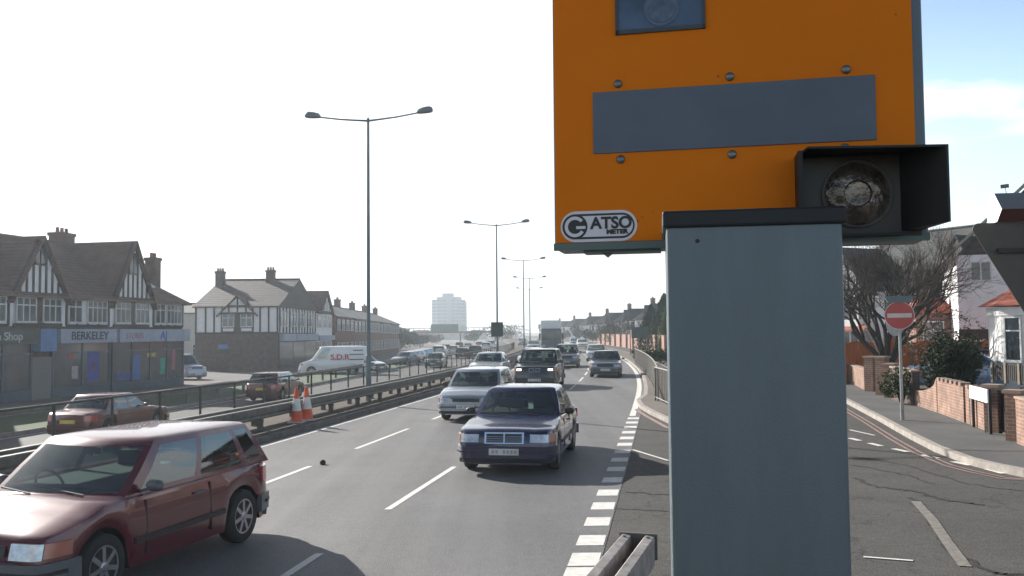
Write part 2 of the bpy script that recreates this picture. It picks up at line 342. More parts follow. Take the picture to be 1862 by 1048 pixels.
# median: kerb, verge, bank
g = MB()
for a, b in zip(yr(-60, 500)[:-1], yr(-60, 500)[1:]):
    p = [pt(-8.30, a), pt(-8.15, a), pt(-8.15, b), pt(-8.30, b)]
    g.hexa([q+Vector((0, 0, -.05)) for q in p]+[q+Vector((0, 0, .12)) for q in p])
struct(g.build('median_kerb', mat('dark kerb', (.13, .115, .10), .9, var=.4, scale=2)))
g = MB(); ribbon(g, -10.2, -8.30, -60, 500, .115); ribbon(g, -12.35, -10.2, -60, 500, .02, .115); ribbon(g, -12.5, -12.35, -60, 500, LZ-.01, .02)
struct(g.build('median_verge', dirt))
struct(ribbon(MB(), -20.8, -12.45, -60, 700, LZ).build('opposite_road', asphalt3))
m = MB(); ribbon(m, -12.85, -12.72, -60, 400, LZ+.004); ribbon(m, -20.6, -20.47, -60, 400, LZ+.004)
for a in range(-30, 300, 9): ribbon(m, -16.7, -16.6, a, a+3, LZ+.004)
struct(m.build('opposite_markings', paint))
g = MB(); ribbon(g, -25.2, -20.95, 5, 140, LZ+.10); struct(g.build('grass_verge', green))
g = MB()
for a, b in zip(yr(-20, 300)[:-1], yr(-20, 300)[1:]):
    p = [pt(-20.95, a), pt(-20.8, a), pt(-20.8, b), pt(-20.95, b)]
    g.hexa([q+Vector((0, 0, LZ-.05)) for q in p]+[q+Vector((0, 0, LZ+.13)) for q in p])
struct(g.build('verge_kerb', kerbm))
struct(ribbon(MB(), -60, -25.2, 0, 260, LZ+.004).build('service_road', speckle('service asphalt', (.14, .135, .13), (.22, .21, .2), .3, 50, .85)))
# shop pavement
g = MB(); P = [(-40, 30), (-24.6, 36), (-20.0, 60), (-19.6, 64), (-40, 66)]; g.prism(P, LZ, LZ+.12); struct(g.build('shop_pavement', pave))
# right: island pavement with kerb, far pavement with kerb
isl = [pt(.32, Y) for Y in (30.5, 34, 38, 44, 50, 60, 75, 90, 120, 160, 220)]
isl = [at_z(1162, 742), at_z(1157, 733)]+isl[1:]+[pt(2.3, Y) for Y in (220, 160, 120, 90, 75, 60, 50, 44, 38, 33)]+[at_z(1290, 790), at_z(1250, 784), at_z(1213, 769), at_z(1180, 753)]
isl = [(p[0], p[1]) for p in isl]
def inset(poly, d):
    n = len(poly); r = []; A = sum(poly[i][0]*poly[(i+1) % n][1]-poly[(i+1) % n][0]*poly[i][1] for i in range(n)); sg = 1 if A > 0 else -1
    for i in range(n):
        a = Vector(poly[i-1]); b = Vector(poly[i]); c = Vector(poly[(i+1) % n])
        n1 = (b-a).normalized(); n2 = (c-b).normalized(); t = (n1+n2).normalized(); nn = Vector((-t.y, t.x))*sg; r.append(tuple(b+nn*d))
    return r
struct(MB().prism(isl, -.02, .118).build('island_kerb', kerbm)); struct(MB().prism(inset(isl, .14), 0, .122).build('island_pavement', pave))
KB = [k for k in KERB]
wallpts = [at_z(px, py, .12) for px, py in ((1847, 805), (1808, 790), (1754, 768), (1648, 731), (1610, 722), (1578, 712), (1541, 691))]
far_pave = KB+[(30, 240), (30, 100), (24, 60), (60, 40), (60, 8)]
off = lambda P, d: [(x+d, y+d*.25) for x, y in P]
g = MB(); K2 = [(x+.15, y+.03) for x, y in KB]; n = len(KB)
for i in range(n-1):
    p = [Vector((*KB[i], 0)), Vector((*KB[i+1], 0)), Vector((*K2[i+1], 0)), Vector((*K2[i], 0))]
    g.hexa([q+Vector((0, 0, -.02)) for q in p]+[q+Vector((0, 0, .12)) for q in p])
struct(g.build('pavement_kerb', kerbm))
struct(MB().prism(K2+[(60, 240), (60, 8)], -.01, .116).build('pavement', pave2))
# front gardens behind the wall line
gd = [tuple(p[:2]) for p in wallpts]; gd = [(a+.25, b+.1) for a, b in gd]
struct(MB().prism([(60, 12), (11.9, 14.5)]+gd+[(20, 60), (60, 60)], .0, .15).build('garden_ground', mat('garden soil', (.07, .065, .04), .95, var=.4, scale=1)))
# ------------------------------------------------------------------ speed camera
orange = mat('orange face', (.66, .165, .001), .5, var=.06, scale=2.5, bump=.05, bscale=200, spec=.12)
greyp = mat('grey painted steel', (.085, .115, .135), .42, .2, var=.08, scale=3, bump=.05, bscale=250)
postp = mat('post paint', (.11, .142, .158), .42, .25, var=.1, scale=5, bump=.08, bscale=250, stretch=(2.5, 2.5, .5))
capm = mat('post cap rubber', (.007, .010, .012), .6); panelm = mat('cover plate blue grey', (.075, .10, .135), .5, var=.12, scale=5)
boltm = mat('bolt steel', (.16, .17, .17), .4, .7); badgew = mat('badge white', (.62, .60, .64), .5, var=.05); badgek = mat('badge black', (.015, .02, .015), .5)
housb = mat('flash casing', (.006, .008, .008), .6, var=.3, scale=8); lowg = mat('green grey lip', (.09, .13, .12), .5, .2)
TP = R_(9)
pc = at_Y(1369, 400, 1.45); PB = Vector((pc.x, pc.y, 0))
sc = thing('speed_camera', 'orange fronted roadside speed camera on a tall square grey post with black cap', 'speed camera', PB, -TP)
zt = at_Y(1369, 380, 1.45).z; zb = at_Y(1369, 411, 1.45).z; hw = .1375
post = MB().box(-hw, hw, 0, .19, -.02, zb+.006).build('post', postp, sc, bevel=.006)
MB().box(-hw-.006, hw+.006, -.008, .197, zb, zt).build('cap', capm, post, bevel=.004)
g = MB(); g.box(-hw+.03, hw-.03, -.002, .001, .25, .75); g.build('access_plate', postp, post)
MB().lathe([(.0035, 0), (.0035, .001), (0, .0014)], 12, Matrix.Translation((-.088, -.0005, zb-.022))@Matrix.Rotation(math.pi/2, 4, 'X')).build('rivet', mat('rivet dark', (.02, .02, .025), .6), post)
TH = R_(12); H0 = Vector((.4296, 1.70, 0)); U = Vector((math.cos(TH), -math.sin(TH), 0)); NV = Vector((-math.sin(TH), -math.cos(TH), 0))
HM = Matrix(((U.x, -NV.x, 0, H0.x), (U.y, -NV.y, 0, H0.y), (0, 0, 1, 0), (0, 0, 0, 1)))
HI = HM.inverted()
def hp(px, py, d=0):     # point on the housing front, d metres proud, in housing coordinates
    q = H0+NV*d; r = ray(px, py); t = (q-Vector((0, 0, 2.45))).dot(NV)/r.dot(NV); return HI@(Vector((0, 0, 2.45))+r*t)
xl = hp(1008, 460).x; xr = hp(1690, 436).x; zb0 = hp(1008, 455).z; ztop = zb0+1.02
SCW = Matrix.Translation(PB)@Matrix.Rotation(-TP, 4, 'Z')
def put(o): o.parent = sc; o.matrix_parent_inverse = Matrix(); o.matrix_local = SCW.inverted()@HM; return o
g = MB(); g.add([(xl, 0, zb0), (xr, 0, zb0), (xr, .10, zb0), (xl, .10, zb0), (xr, .52, zb0+.17), (xl, .52, zb0+.17), (xl, 0, ztop), (xr, 0, ztop), (xr, .52, ztop), (xl, .52, ztop)],
      [(0, 1, 2, 3)[::-1], (3, 2, 4, 5)[::-1], (0, 1, 7, 6), (1, 2, 4, 8, 7), (4, 5, 9, 8), (5, 3, 0, 6, 9), (6, 7, 8, 9)])
hous = put(g.build('housing', greyp)); hb = hous.modifiers.new('b', 'BEVEL'); hb.width = .006; hb.segments = 2
fx0 = hp(1012, 443).x; fx1 = hp(1669, 430).x; fz = hp(1012, 443).z
def rrect(x0, x1, z0, z1): return [(x0, z0), (x1, z0), (x1, z1), (x0, z1)]
g = MB().box(fx0, fx1, -.004, .001, fz, ztop-.02); g.build('face_panel', orange, hous)
MB().box(xl, xr, -.006, .002, zb0-.002, zb0+.012).build('bottom_lip', lowg, hous)
# window with lens
a = hp(1120, 66); b = hp(1283, 54); g = MB(); za = a.z; zc = za+.17
for q in ((a.x, b.x, za, za+.008), (a.x, b.x, zc-.008, zc), (a.x, a.x+.006, za, zc), (b.x-.006, b.x, za, zc)): g.box(q[0], q[1], -.009, -.003, q[2], q[3])
win = g.build('window', mat('window frame dark', (.03, .045, .055), .5), hous)
MB().box(a.x+.006, b.x-.006, -.0055, -.0045, za+.008, zc-.008).build('pane', mat('camera window glass', (.045, .085, .15), .22, var=.4, scale=8), win)
cxx = (a.x+b.x)/2; g = MB(); M = Matrix.Translation((cxx+.003, -.0056, za+.045))@Matrix.Rotation(math.pi/2, 4, 'X')
g.lathe([(.034, 0), (.034, .0015), (.028, .0015), (.026, .001), (.012, .001), (.0, .0012)], 32, M); g.build('lens', mat('camera lens', (.06, .095, .15), .3, var=.4, scale=60), win)
# cover plate
p = [hp(1078, 170), hp(1590, 138), hp(1593, 255), hp(1080, 282)]
x0 = (p[0].x+p[3].x)/2; x1 = (p[1].x+p[2].x)/2; z1 = (p[0].z+p[1].z)/2; z0 = (p[2].z+p[3].z)/2
MB().box(x0, x1, -.0075, -.003, z0, z1).build('cover_plate', panelm, hous, bevel=.001)
g0 = None
for q in ((1124, 154), (1327, 141), (1538, 128), (1129, 291), (1331, 282), (1536, 270)):
    c = hp(*q); M = Matrix.Translation((c.x, -.004, c.z))@Matrix.Rotation(math.pi/2, 4, 'X')
    MB().lathe([(.0085, 0), (.0085, .002), (.0065, .0045), (.003, .0058), (0, .006)], 18, M).build('bolt', boltm, hous, smooth=40)
# rust specks are small marks
for q in ((1306, 140, 2.5), (1160, 402, 2), (1040, 98, 1.2), (1628, 28, 2), (1168, 396, 1.6), (1187, 387, 1.5)):
    c = hp(*q[:2]); M = Matrix.Translation((c.x, -.0042, c.z))@Matrix.Rotation(math.pi/2, 4, 'X'); g = MB(); g.lathe([(q[2]*.0009, 0), (0, .0003)], 8, M); g.build('rust_spot', mat('rust', (.25, .05, .01), .9), hous)
# badge
c = hp(1089, 412); e0 = hp(1020, 412); e1 = hp(1159, 412); tz = hp(1089, 384).z-hp(1089, 440).z
BW = (e1.x-e0.x); BH = tz; cx, cz = c.x, c.z
def stadium(wd, ht, n=16):
    r = ht/2; q = wd/2-r; P = []
    for k in range(n+1): a = -math.pi/2+math.pi*k/n; P.append((q+r*math.cos(a), r*math.sin(a)))
    for k in range(n+1): a = math.pi/2+math.pi*k/n; P.append((-q+r*math.cos(a), r*math.sin(a)))
    return P
def BMx(d): return Matrix.Translation((cx, -.004-d, cz))@Matrix.Rotation(math.pi/2, 4, 'X')
g = MB(); g.prism(stadium(BW, BH), 0, .0008, BMx(0), 0); g.prism(stadium(BW*.935, BH*.82), 0, .0011, BMx(0), 1); g.prism(stadium(BW*.89, BH*.68), 0, .0014, BMx(0), 0)
gx = -BW*.31; rr = BH*.41
circ = lambda r, x=0, n=32: [(x+r*math.cos(2*math.pi*k/n), r*math.sin(2*math.pi*k/n)) for k in range(n)]
g.prism(circ(rr, gx), 0, .0017, BMx(0), 1)
arc = []
for k in range(25): a = R_(38)+R_(290)*k/24; arc.append((gx+rr*.82*math.cos(a), rr*.82*math.sin(a)))
arc2 = [(gx+rr*.56*math.cos(R_(38)+R_(290)*k/24), rr*.56*math.sin(R_(38)+R_(290)*k/24)) for k in range(25)]
for k in range(24): g.prism([arc[k], arc[k+1], arc2[k+1], arc2[k]], 0, .0020, BMx(0), 0)
g.prism([(gx+rr*.1, -rr*.18), (gx+rr*.84, -rr*.18), (gx+rr*.84, rr*.04), (gx+rr*.1, rr*.04)], 0, .0021, BMx(0), 0)
bad = g.build('badge', [badgew, badgek], hous)
text(hous, 'ATSO', BH*.52, BMx(.0022)@Matrix.Translation((BW*.165, BH*.08, 0)), badgek, 'badge_lettering', ext=.0003, bold=.0011, sx=1.0)
text(hous, 'METER', BH*.19, BMx(.0022)@Matrix.Translation((BW*.24, -BH*.2, 0)), badgek, 'badge_lettering', ext=.0003, bold=.0008, sx=1.2)
# flash unit
def hx(pts, g, mi=0, t=.004, dirn=Vector((0, 0, 1))):
    q = [hp(*x) for x in pts]; return g.hexa(q+[x+dirn*t for x in q], mi)
g = MB()
A = [hp(1462, 292, .004), hp(1640, 284, .004), hp(1640, 424, .004), hp(1462, 428, .004)]
bx0 = hp(1462, 360).x; bx1 = hp(1672, 360).x; bz0 = hp(1560, 427).z; bz1 = hp(1560, 287).z
g.box(bx0-.012, bx1, -.012, .002, bz0-.004, bz1+.002)
fl = g.build('flash_unit', mat('flash backing', (.03, .028, .022), .5, var=.4, scale=10), hous)
g = MB(); g.box(bx0-.016, bx0-.008, -.075, -.002, bz0-.004, bz1+.004)        # left wall
xr2 = hp(1727, 330, .14).x; zt2 = hp(1727, 262, .14).z; zb2 = hp(1727, 403, .14).z
g.hexa([(bx0-.016, -.012, bz1+.001), (bx1, -.012, bz1+.001), (xr2, -.14, zt2-.004), (bx0+.0, -.085, bz1+.005),
        (bx0-.016, -.012, bz1+.005), (bx1, -.012, bz1+.005), (xr2, -.14, zt2), (bx0+.0, -.085, bz1+.009)])      # visor
xi = hp(1637, 350, .012).x
g.hexa([(xi, -.012, bz0+.004), (bx1, -.012, bz0+.004), (xr2, -.14, zb2), (xr2-.004, -.143, zb2),
        (xi, -.012, bz1+.002), (bx1, -.012, bz1+.002), (xr2, -.14, zt2-.001), (xr2-.004, -.143, zt2-.001)])    # right leaf
g.box(bx0-.012, xi, -.035, -.012, bz0-.005, bz0-.001)
g.build('hood', housb, fl)
lc = hp(1559, 353, .016); rl = hp(1621, 353, .016).x-lc.x; M = Matrix.Translation((lc.x, -.012, lc.z))@Matrix.Rotation(math.pi/2, 4, 'X')
MB().lathe([(rl*1.06, 0), (rl*1.06, .006), (rl*1.0, .008), (rl*.98, .004), (rl*.97, .001)], 48, M).build('lamp_ring', mat('lamp ring', (.2, .2, .19), .35, .6), fl, smooth=40)
refl = mat('lamp reflector', (.10, .085, .07), .2, .6, var=.9, scale=30, bump=.35, bscale=60)
b = refl.node_tree.nodes['Principled BSDF']
MB().lathe([(rl*.97, .002), (rl*.85, .006), (rl*.6, .010), (rl*.42, .012), (rl*.38, .006), (rl*.2, .005), (0, .0055)], 48, M).build('lamp_lens', refl, fl, smooth=40)
g = MB(); q0 = hp(1060, 470); q1 = hp(1200, 470)
g.box(q0.x, q1.x, .01, .06, zb0-.007, zb0-.001); tq = hp(1103, 476); g.add([(tq.x-.012, .02, zb0-.006), (tq.x+.012, .02, zb0-.006), (tq.x, .02, zb0-.016), (tq.x-.012, .03, zb0-.006), (tq.x+.012, .03, zb0-.006), (tq.x, .03, zb0-.016)], [(0, 1, 2), (5, 4, 3), (0, 2, 5, 3), (1, 4, 5, 2)])
g.build('latch', lowg, hous)
g = MB(); g.box(-.06, .06, .188, .225, zb-.09, zb-.01); g.build('bracket', greyp, sc)

# ------------------------------------------------------------------ barriers and rails
def beam_barrier(label, o, Ya, Yb, zg, grp, step=2.4, h=.55, cat='crash barrier', m=galvd, ends=True, fn=None):
    fn = fn or (lambda Y, z: pt(o, Y, z))
    th = thing('crash_barrier', label, cat, fn(Ya, zg), 0, grp); O = fn(Ya, zg)
    g = MB(); ys = yr(Ya, Yb, 1.6)
    prof = [(-.05, h-.28), (.05, h-.28), (.065, h-.25), (.045, h-.2), (.065, h-.15), (.065, h-.03), (.05, h), (-.05, h), (-.065, h-.03), (-.065, h-.15), (-.045, h-.2), (-.065, h-.25)]
    n = len(prof); base = 0
    for Y in ys:
        c = fn(Y, zg)-O; d = (fn(Y+.5, zg)-fn(Y-.5, zg)).normalized(); x = Vector((d.y, -d.x, 0))
        g.v += [tuple(c+x*a+Vector((0, 0, b))) for a, b in prof]
    for i in range(len(ys)-1):
        for k in range(n): g.f.append((i*n+k, i*n+(k+1) % n, (i+1)*n+(k+1) % n, (i+1)*n+k)); g.m.append(0)
    g.f.append(tuple(range(n))[::-1]); g.f.append(tuple(range((len(ys)-1)*n, len(ys)*n))); g.m += [0, 0]
    g.build('beam', m, th)
    Y = Ya+.3; k = 0; pm = None
    while Y < Yb and k < 60:
        if pm is None:
            q = MB(); q.box(-.06, .06, -.05, .05, -.1, h-.285); q.box(-.08, .08, -.03, .03, h-.36, h-.285); po = q.build('post', m, th); pm = po.data
        else: po = bpy.data.objects.new('post', pm); COL.objects.link(po); po.parent = th
        po.location = fn(Y, zg)-O; po.rotation_euler = (0, 0, -head(Y)); Y += step; k += 1
    return th
beam_barrier('long steel crash barrier along the median, the one beside the lanes', -8.95, 3, 145, .115, 'median crash barriers')
beam_barrier('long steel crash barrier on the median behind the lamp posts', -9.55, 4, 145, .10, 'median crash barriers', step=2.4)
beam_barrier('low steel barrier on the grass verge before the shops', -21.5, 24, 56, LZ+.1, None, h=.75, step=3.2)
beam_barrier('steel barrier on the verge below the white van', -21.5, 57, 130, LZ+.1, None, h=.75, step=3.2)
def railing(name, label, o, Ya, n, zg, step, h, infill, grp=None, fn=None, m=None):
    fn = fn or (lambda Y, z: pt(o, Y, z)); O = fn(Ya, zg); th = thing(name, label, 'railing', O, 0, grp); m = m or mat('dark rail paint', (.045, .05, .045), .6, .2)
    g = MB(); pts = [fn(Ya+i*step, zg+h)-O for i in range(n+1)]
    g.tube(pts, .028, 6); g.build('top_rail', m, th)
    g = MB(); g.tube([p-Vector((0, 0, h-.13)) for p in pts], .018, 5); g.build('bottom_rail', m, th)
    for i, p in enumerate(pts):
        g = MB() if i == 0 else None
        if i == 0: q = MB().box(-.025, .025, -.025, .025, -.1, h).build('post', m, th); me = q.data
        else: q = bpy.data.objects.new('post', me); COL.objects.link(q); q.parent = th
        q.location = p-Vector((0, 0, h))
    if infill:
        for i in range(n):
            g = MB(); k = max(8, int(step/.11))
            for j in range(1, k):
                c = pts[i].lerp(pts[i+1], j/k)-Vector((0, 0, h)); g.box(c.x-.007, c.x+.007, c.y-.007, c.y+.007, .13, h)
            g.build('bars', m, th)
    return th
railing('guard_railing', 'long see through pedestrian railing between the two carriageways', -11.7, 13.0, 62, .03, 2.0, 1.02, False)
railing('guard_railing', 'pedestrian railing with upright bars curving along the right pavement', 1.2, 30.4, 17, .12, 2.0, 1.12, True, m=galvd, fn=lambda Y, z: pt(.85-.45*min(1, (Y-30)/28), Y, z))
e = [at_z(1192, 729, .12), at_z(1218, 742, .12), at_z(1262, 752, .12)]
railing('guard_railing', 'short pedestrian railing turning into the side road beside the camera post', 0, 0, 2, .12, 1, 1.12, True, m=galvd, fn=lambda Y, z: Vector((e[int(Y)].x, e[int(Y)].y, z)))
# open box beam barrier in front, right of the lanes
fa = at_z(1160, 972, .62); fb = at_z(1100, 1048, .62); d = (fb-fa); d.z = 0; d.normalize(); xx = Vector((-d.y, d.x, 0))
th = thing('crash_barrier', 'near end of an open barrier with two pale steel rails beside the camera post', 'crash barrier', (fa.x, fa.y, 0))
def frm(s, a, z): return d*s+xx*a+Vector((0, 0, z))
palem = mat('pale worn steel', (.27, .25, .235), .6, .3, var=.45, scale=7)
for sgn in (-1, 1):
    g = MB(); prof = [(-.045, .36), (.045, .36), (.045, .52), (.05, .585), (.042, .61), (-.03, .62), (-.05, .60), (-.05, .52)]; n = len(prof)
    for s_ in (0, 7): g.v += [tuple(frm(s_, sgn*.105+a, z)) for a, z in prof]
    g.f += [tuple((k, (k+1) % n, n+(k+1) % n, n+k)) for k in range(n)]+[tuple(range(n))[::-1], tuple(range(n, 2*n))]; g.m += [0]*(n+2)
    g.build('beam', palem, th, smooth=40)
g = MB(); g.hexa([frm(-.035, -.17, .40), frm(0, -.17, .40), frm(0, .17, .40), frm(-.035, .17, .40), frm(-.035, -.17, .63), frm(0, -.17, .63), frm(0, .17, .63), frm(-.035, .17, .63)])
g.hexa([frm(.02, -.03, .40), frm(.3, -.03, .40), frm(.3, .03, .40), frm(.02, .03, .40), frm(.02, -.03, .44), frm(.3, -.03, .44), frm(.3, .03, .44), frm(.02, .03, .44)])
g.build('end_plate', galvd, th)
for s_ in (.35, 2.7, 5.1):
    MB().hexa([frm(s_, -.045, -.1), frm(s_+.09, -.045, -.1), frm(s_+.09, .045, -.1), frm(s_, .045, -.1), frm(s_, -.045, .5), frm(s_+.09, -.045, .5), frm(s_+.09, .045, .5), frm(s_, .045, .5)]).build('post', galvd, th)
g = MB(); 
for k in (-1, 1):
    M = Matrix.Translation(frm(.1, k*.105, .62)); g.lathe([(.018, 0), (.018, .008), (0, .01)], 10, M)
g.build('bolt', boltm, th)
# ------------------------------------------------------------------ street lamps
def lamp():
    th = thing('street_lamp', '', 'street lamp', (0, 0, 0), 0, 'twin headed lamps down the median')
    g = MB(); g.tube([(0, 0, -.1), (0, 0, 1.6)], .095, 12); g.tube([(0, 0, 1.6), (0, 0, 1.66)], [.095, .07], 12, caps=False); g.tube([(0, 0, 1.66), (0, 0, 5.5), (0, 0, 9.93)], [.07, .06, .045], 12); g.tube([(0, 0, 9.93), (0, 0, 10.02)], [.06, .02], 8)
    p = g.build('pole', polem, th, smooth=40); MB().box(-.04, .04, -.1, -.09, .5, 1.2).build('door', polem, p)
    for s in (-1, 1):
        MB().tube([(0, 0, 9.9), (s*.35, 0, 9.93), (s*1.0, 0, 9.99), (s*1.95, 0, 10.13)], [.04, .032, .028, .026], 8).build('arm', polem, th, smooth=40)
        g = MB(); n = 10; secs = [(1.75, .03, .05), (1.82, .10, .13), (2.0, .13, .17), (2.2, .13, .18), (2.3, .10, .14), (2.34, .03, .06)]
        for x, wy, hz in secs:
            for k in range(n):
                a = 2*math.pi*k/n; zz = math.sin(a); g.v.append((s*x, wy*math.cos(a)*1.1, 10.13+(x-1.95)*.08+(hz*zz if zz > 0 else hz*.35*zz)))
        for i in range(len(secs)-1):
            for k in range(n): f = (i*n+k, i*n+(k+1) % n, (i+1)*n+(k+1) % n, (i+1)*n+k); g.f.append(f if s > 0 else f[::-1]); g.m.append(0)
        g.f += [tuple(range(n)), tuple(range(50, 60))]; g.m += [0, 0]
        g.build('lantern', mat('lantern casing', (.17, .19, .21), .5), th, smooth=50)
    return th
LP = lamp()
for i, (Y, lab) in enumerate(((31.8, 'nearest tall grey street lamp with two heads, on the median by the cones'), (63.6, 'second twin headed street lamp, with a small box halfway up its pole'), (95.4, 'third twin headed street lamp along the median'), (127.2, 'fourth and farther twin headed street lamp along the median'), (159, 'farthest twin headed street lamp on the median'))):
    o = LP if i == 0 else dup(LP)
    o.location = pt(-9.25, Y, .09); o.rotation_euler = (0, 0, -head(Y)+R_(1)); o['label'] = lab
    if i == 1: MB().box(-.42, .42, -.22, -.10, 2.1, 3.1).build('sign_box', mat('sign box back', (.05, .07, .065), .6), o)
# ------------------------------------------------------------------ traffic cones
conem = mat('cone orange', (.62, .08, .02), .5, var=.15); conew = mat('cone sleeve', (.62, .62, .60), .4)
def cone():
    th = thing('traffic_cone', '', 'cone', (0, 0, 0), 0, 'traffic cones on the median'); g = MB(); g.box(-.2, .2, -.2, .2, .0, .04)
    g.build('base', mat('cone base', (.5, .5, .48), .8), th, bevel=.01)
    g = MB(); g.lathe([(.16, .04), (.13, .32)], 20, None, 0); g.lathe([(.131, .32), (.083, .64)], 20, None, 1); g.lathe([(.083, .64), (.04, .9), (.03, .92)], 20, None, 0); g.build('body', [conem, conew], th, smooth=40); return th
CN = cone(); CN.location = at_z(539, 769, .12); CN['label'] = 'left traffic cone, orange with white sleeve, beside the median barrier'
c2 = dup(CN); c2.location = at_z(559, 765, .12); c2['label'] = 'right and slightly farther traffic cone of the pair by the median barrier'; c2.rotation_euler = (0, R_(-2), .4)
c = at_z(587, 845, .0); g = MB(); g.lathe([(.045, 0), (.06, .03), (.05, .07), (.02, .09), (0, .095)], 9, Matrix.Translation(c)); tag(g.build('debris', rubber), 'small dark lump lying on the road between lanes', 'debris')
# ------------------------------------------------------------------ vehicles
def lerp_tab(t, x):
    if x <= t[0][0]: return t[0][1]
    for (a, b), (c, d) in zip(t[:-1], t[1:]):
        if x <= c:
            u = (x-a)/(c-a) if c > a else 0; u = u*u*(3-2*u)*.5+u*.5; return b+(d-b)*u
    return t[-1][1]
def carpaint(name, col, metal=.15, rough=.26):
    return mat('paint '+name, col, rough, metal, var=.03, coat=.8)
blackm = mat('trim black', (.018, .018, .02), .55)
def bx(mb, M, *a): mb.box(*a, M=M)
def vehicle(name, label, cat, loc, rz, paintm, L=4.2, W=1.68, H=1.42, belt=.90, hood=.86, nose=.70, deck=.95, tail=.80, ws=(.85, .25), rs=(-1.55, -2.0), wb=(1.30, -1.28), wr=.31,
            bumper=None, detail=1, lights='off', grille='slot', pillars=(.42, .78), roofw=.76, group=None, plate=platem, shear=(.25, .15), cargo=None, twotone=None):
    """local +Y is forward. ws=(windscreen base y, roof front y); rs=(roof rear y, rear screen base y)"""
    th = thing(name, label, cat, loc, rz, group); hL = L/2; hW = W/2; RA = wr+.055
    top = [(-hL, tail), (-hL+.12, tail+.07), (rs[1]-.02 if rs[1] > -hL+.15 else -hL+.14, deck), (ws[0], belt+.02), (ws[0]+.25, (belt+hood)/2+.01), (hL-.5, hood-.06), (hL-.12, nose+.05), (hL-.03, nose+.01), (hL, nose-.06)]
    def ptop(y): return lerp_tab(top, y)
    C = .42
    def wid(y):
        a = abs(y)-(hL-C)
        return hW if a <= 0 else hW*(.78+.22*math.sqrt(max(0, 1-(a/C)**2)))
    def deform(x, y, z):
        if y > hL-.7: t = (y-hL+.7)/.7; y -= t*(shear[0]*max(0, z-.52)+.25*max(0, .34-z))
        if y < -hL+.7: t = (-hL+.7-y)/.7; y += t*(shear[1]*max(0, z-.55)+.25*max(0, .34-z))
        return (x, y, z)
    def section(y):
        zl = .21
        za = zl
        for wy in wb:
            dd = abs(y-wy)
            if dd < RA: za = max(za, wr+math.sqrt(RA*RA-dd*dd))
        w_ = wid(y); zt = ptop(y); zs = min(belt-.04, zt-.035); wi = min(.72*hW, w_*.9)
        za = min(za, zs-.1)
        P = [(0, .19), (wi, .19), (wi, za), (w_*.965, za), (w_*.99, za+(zs-za)*.25), (w_, za+(zs-za)*.5), (w_*.995, za+(zs-za)*.75), (w_*.965, zs), (w_*.90, zs+(zt-zs)*.55), (w_*.6, zt-.012), (w_*.3, zt-.002), (0, zt)]
        return P
    ys = [-hL]+[-hL+C*(1-math.cos(k*math.pi/2/5)) for k in range(1, 6)]
    k = ys[-1]
    while k < hL-C-.08: k += .075 if detail else .12; ys.append(k)
    ys += [hL-C*(1-math.cos((5-k)*math.pi/2/5)) for k in range(0, 6)]
    ys = sorted(set(ys)); g = MB(); secs = [section(y) for y in ys]; n = len(secs[0]); m2 = 2*n-2
    for y, P in zip(ys, secs):
        ring = P+[(-x, z) for x, z in P[-2:0:-1]]
        g.v += [deform(x, y, z) for x, z in ring]
    for i in range(len(ys)-1):
        for k in range(m2):
            a = i*m2+k; b = i*m2+(k+1) % m2; kk = k if k < n-1 else m2-1-k
            mi = 1 if kk in (0, 1, 2) else 0
            g.f.append((a, b, b+m2, a+m2)[::-1]); g.m.append(mi)
    g.f.append(tuple(range(m2))); g.m.append(0); q = (len(ys)-1)*m2; g.f.append(tuple(range(q, q+m2))[::-1]); g.m.append(0)
    # cabin ring
    fr = [0, .05, .28, .5, .72, .95]; p1, p2 = pillars; sd = [0, .075, p1-.03, p1+.012, p2-.03, p2+.02, .95]
    nF = len(fr); nS = len(sd)
    def ring(yf, yr_, w2, z, bf, br, bw):
        pts = []
        for t in fr: x = w2*(-1+2*t); pts.append((x, yf+bf*(1-(2*t-1)**2), z))
        for t in sd: pts.append((w2+bw*math.sin(math.pi*t), yf+(yr_-yf)*t, z))
        for t in fr: x = w2*(1-2*t); pts.append((x, yr_-br*(1-(2*t-1)**2), z))
        for t in sd: pts.append((-w2-bw*math.sin(math.pi*t), yr_+(yf-yr_)*(t if False else t), z))
        return pts
    # left side must mirror the right side's divisions
    def ring2(*a):
        r = ring(*a); N0 = 2*nF+nS; yf, yr_, w2, z, bf, br, bw = a
        left = [(-w2-bw*math.sin(math.pi*t), yf+(yr_-yf)*t, z) for t in sd]; left = [left[0]]+left[1:]
        return r[:N0]+[(-w2, yr_, z)]+left[:0:-1]
    levels = []
    zb_ = belt-.03; w0 = hW*.93; w1 = hW*roofw
    for v in (0, .10, .5, .90, 1.0):
        e = v; bl = math.sin(v*math.pi)*.02
        levels.append(ring2(ws[0]+(ws[1]-ws[0])*e, rs[1]+(rs[0]-rs[1])*e, w0+(w1-w0)*v+bl, zb_+(H-.06-zb_)*v, .17, .09, .02))
    nr = len(levels[0]); RF = list(range(0, nF)); base = len(g.v)
    for lv in levels: g.v += lv
    zt = H-.06
    top_r = levels[-1]; cy = (ws[1]+rs[0])/2
    for s_, dz in ((.95, .022), (.85, .036), (.65, .049), (.42, .056), (.2, .0595)):
        g.v += [(x*s_, cy+(y-cy)*s_, zt+dz) for x, y, z in top_r]
    c_i = len(g.v); g.v.append((0, cy, zt+.06))
    glass_f = {'windscreen': [], 'rear_window': [], 'side_window': {}}
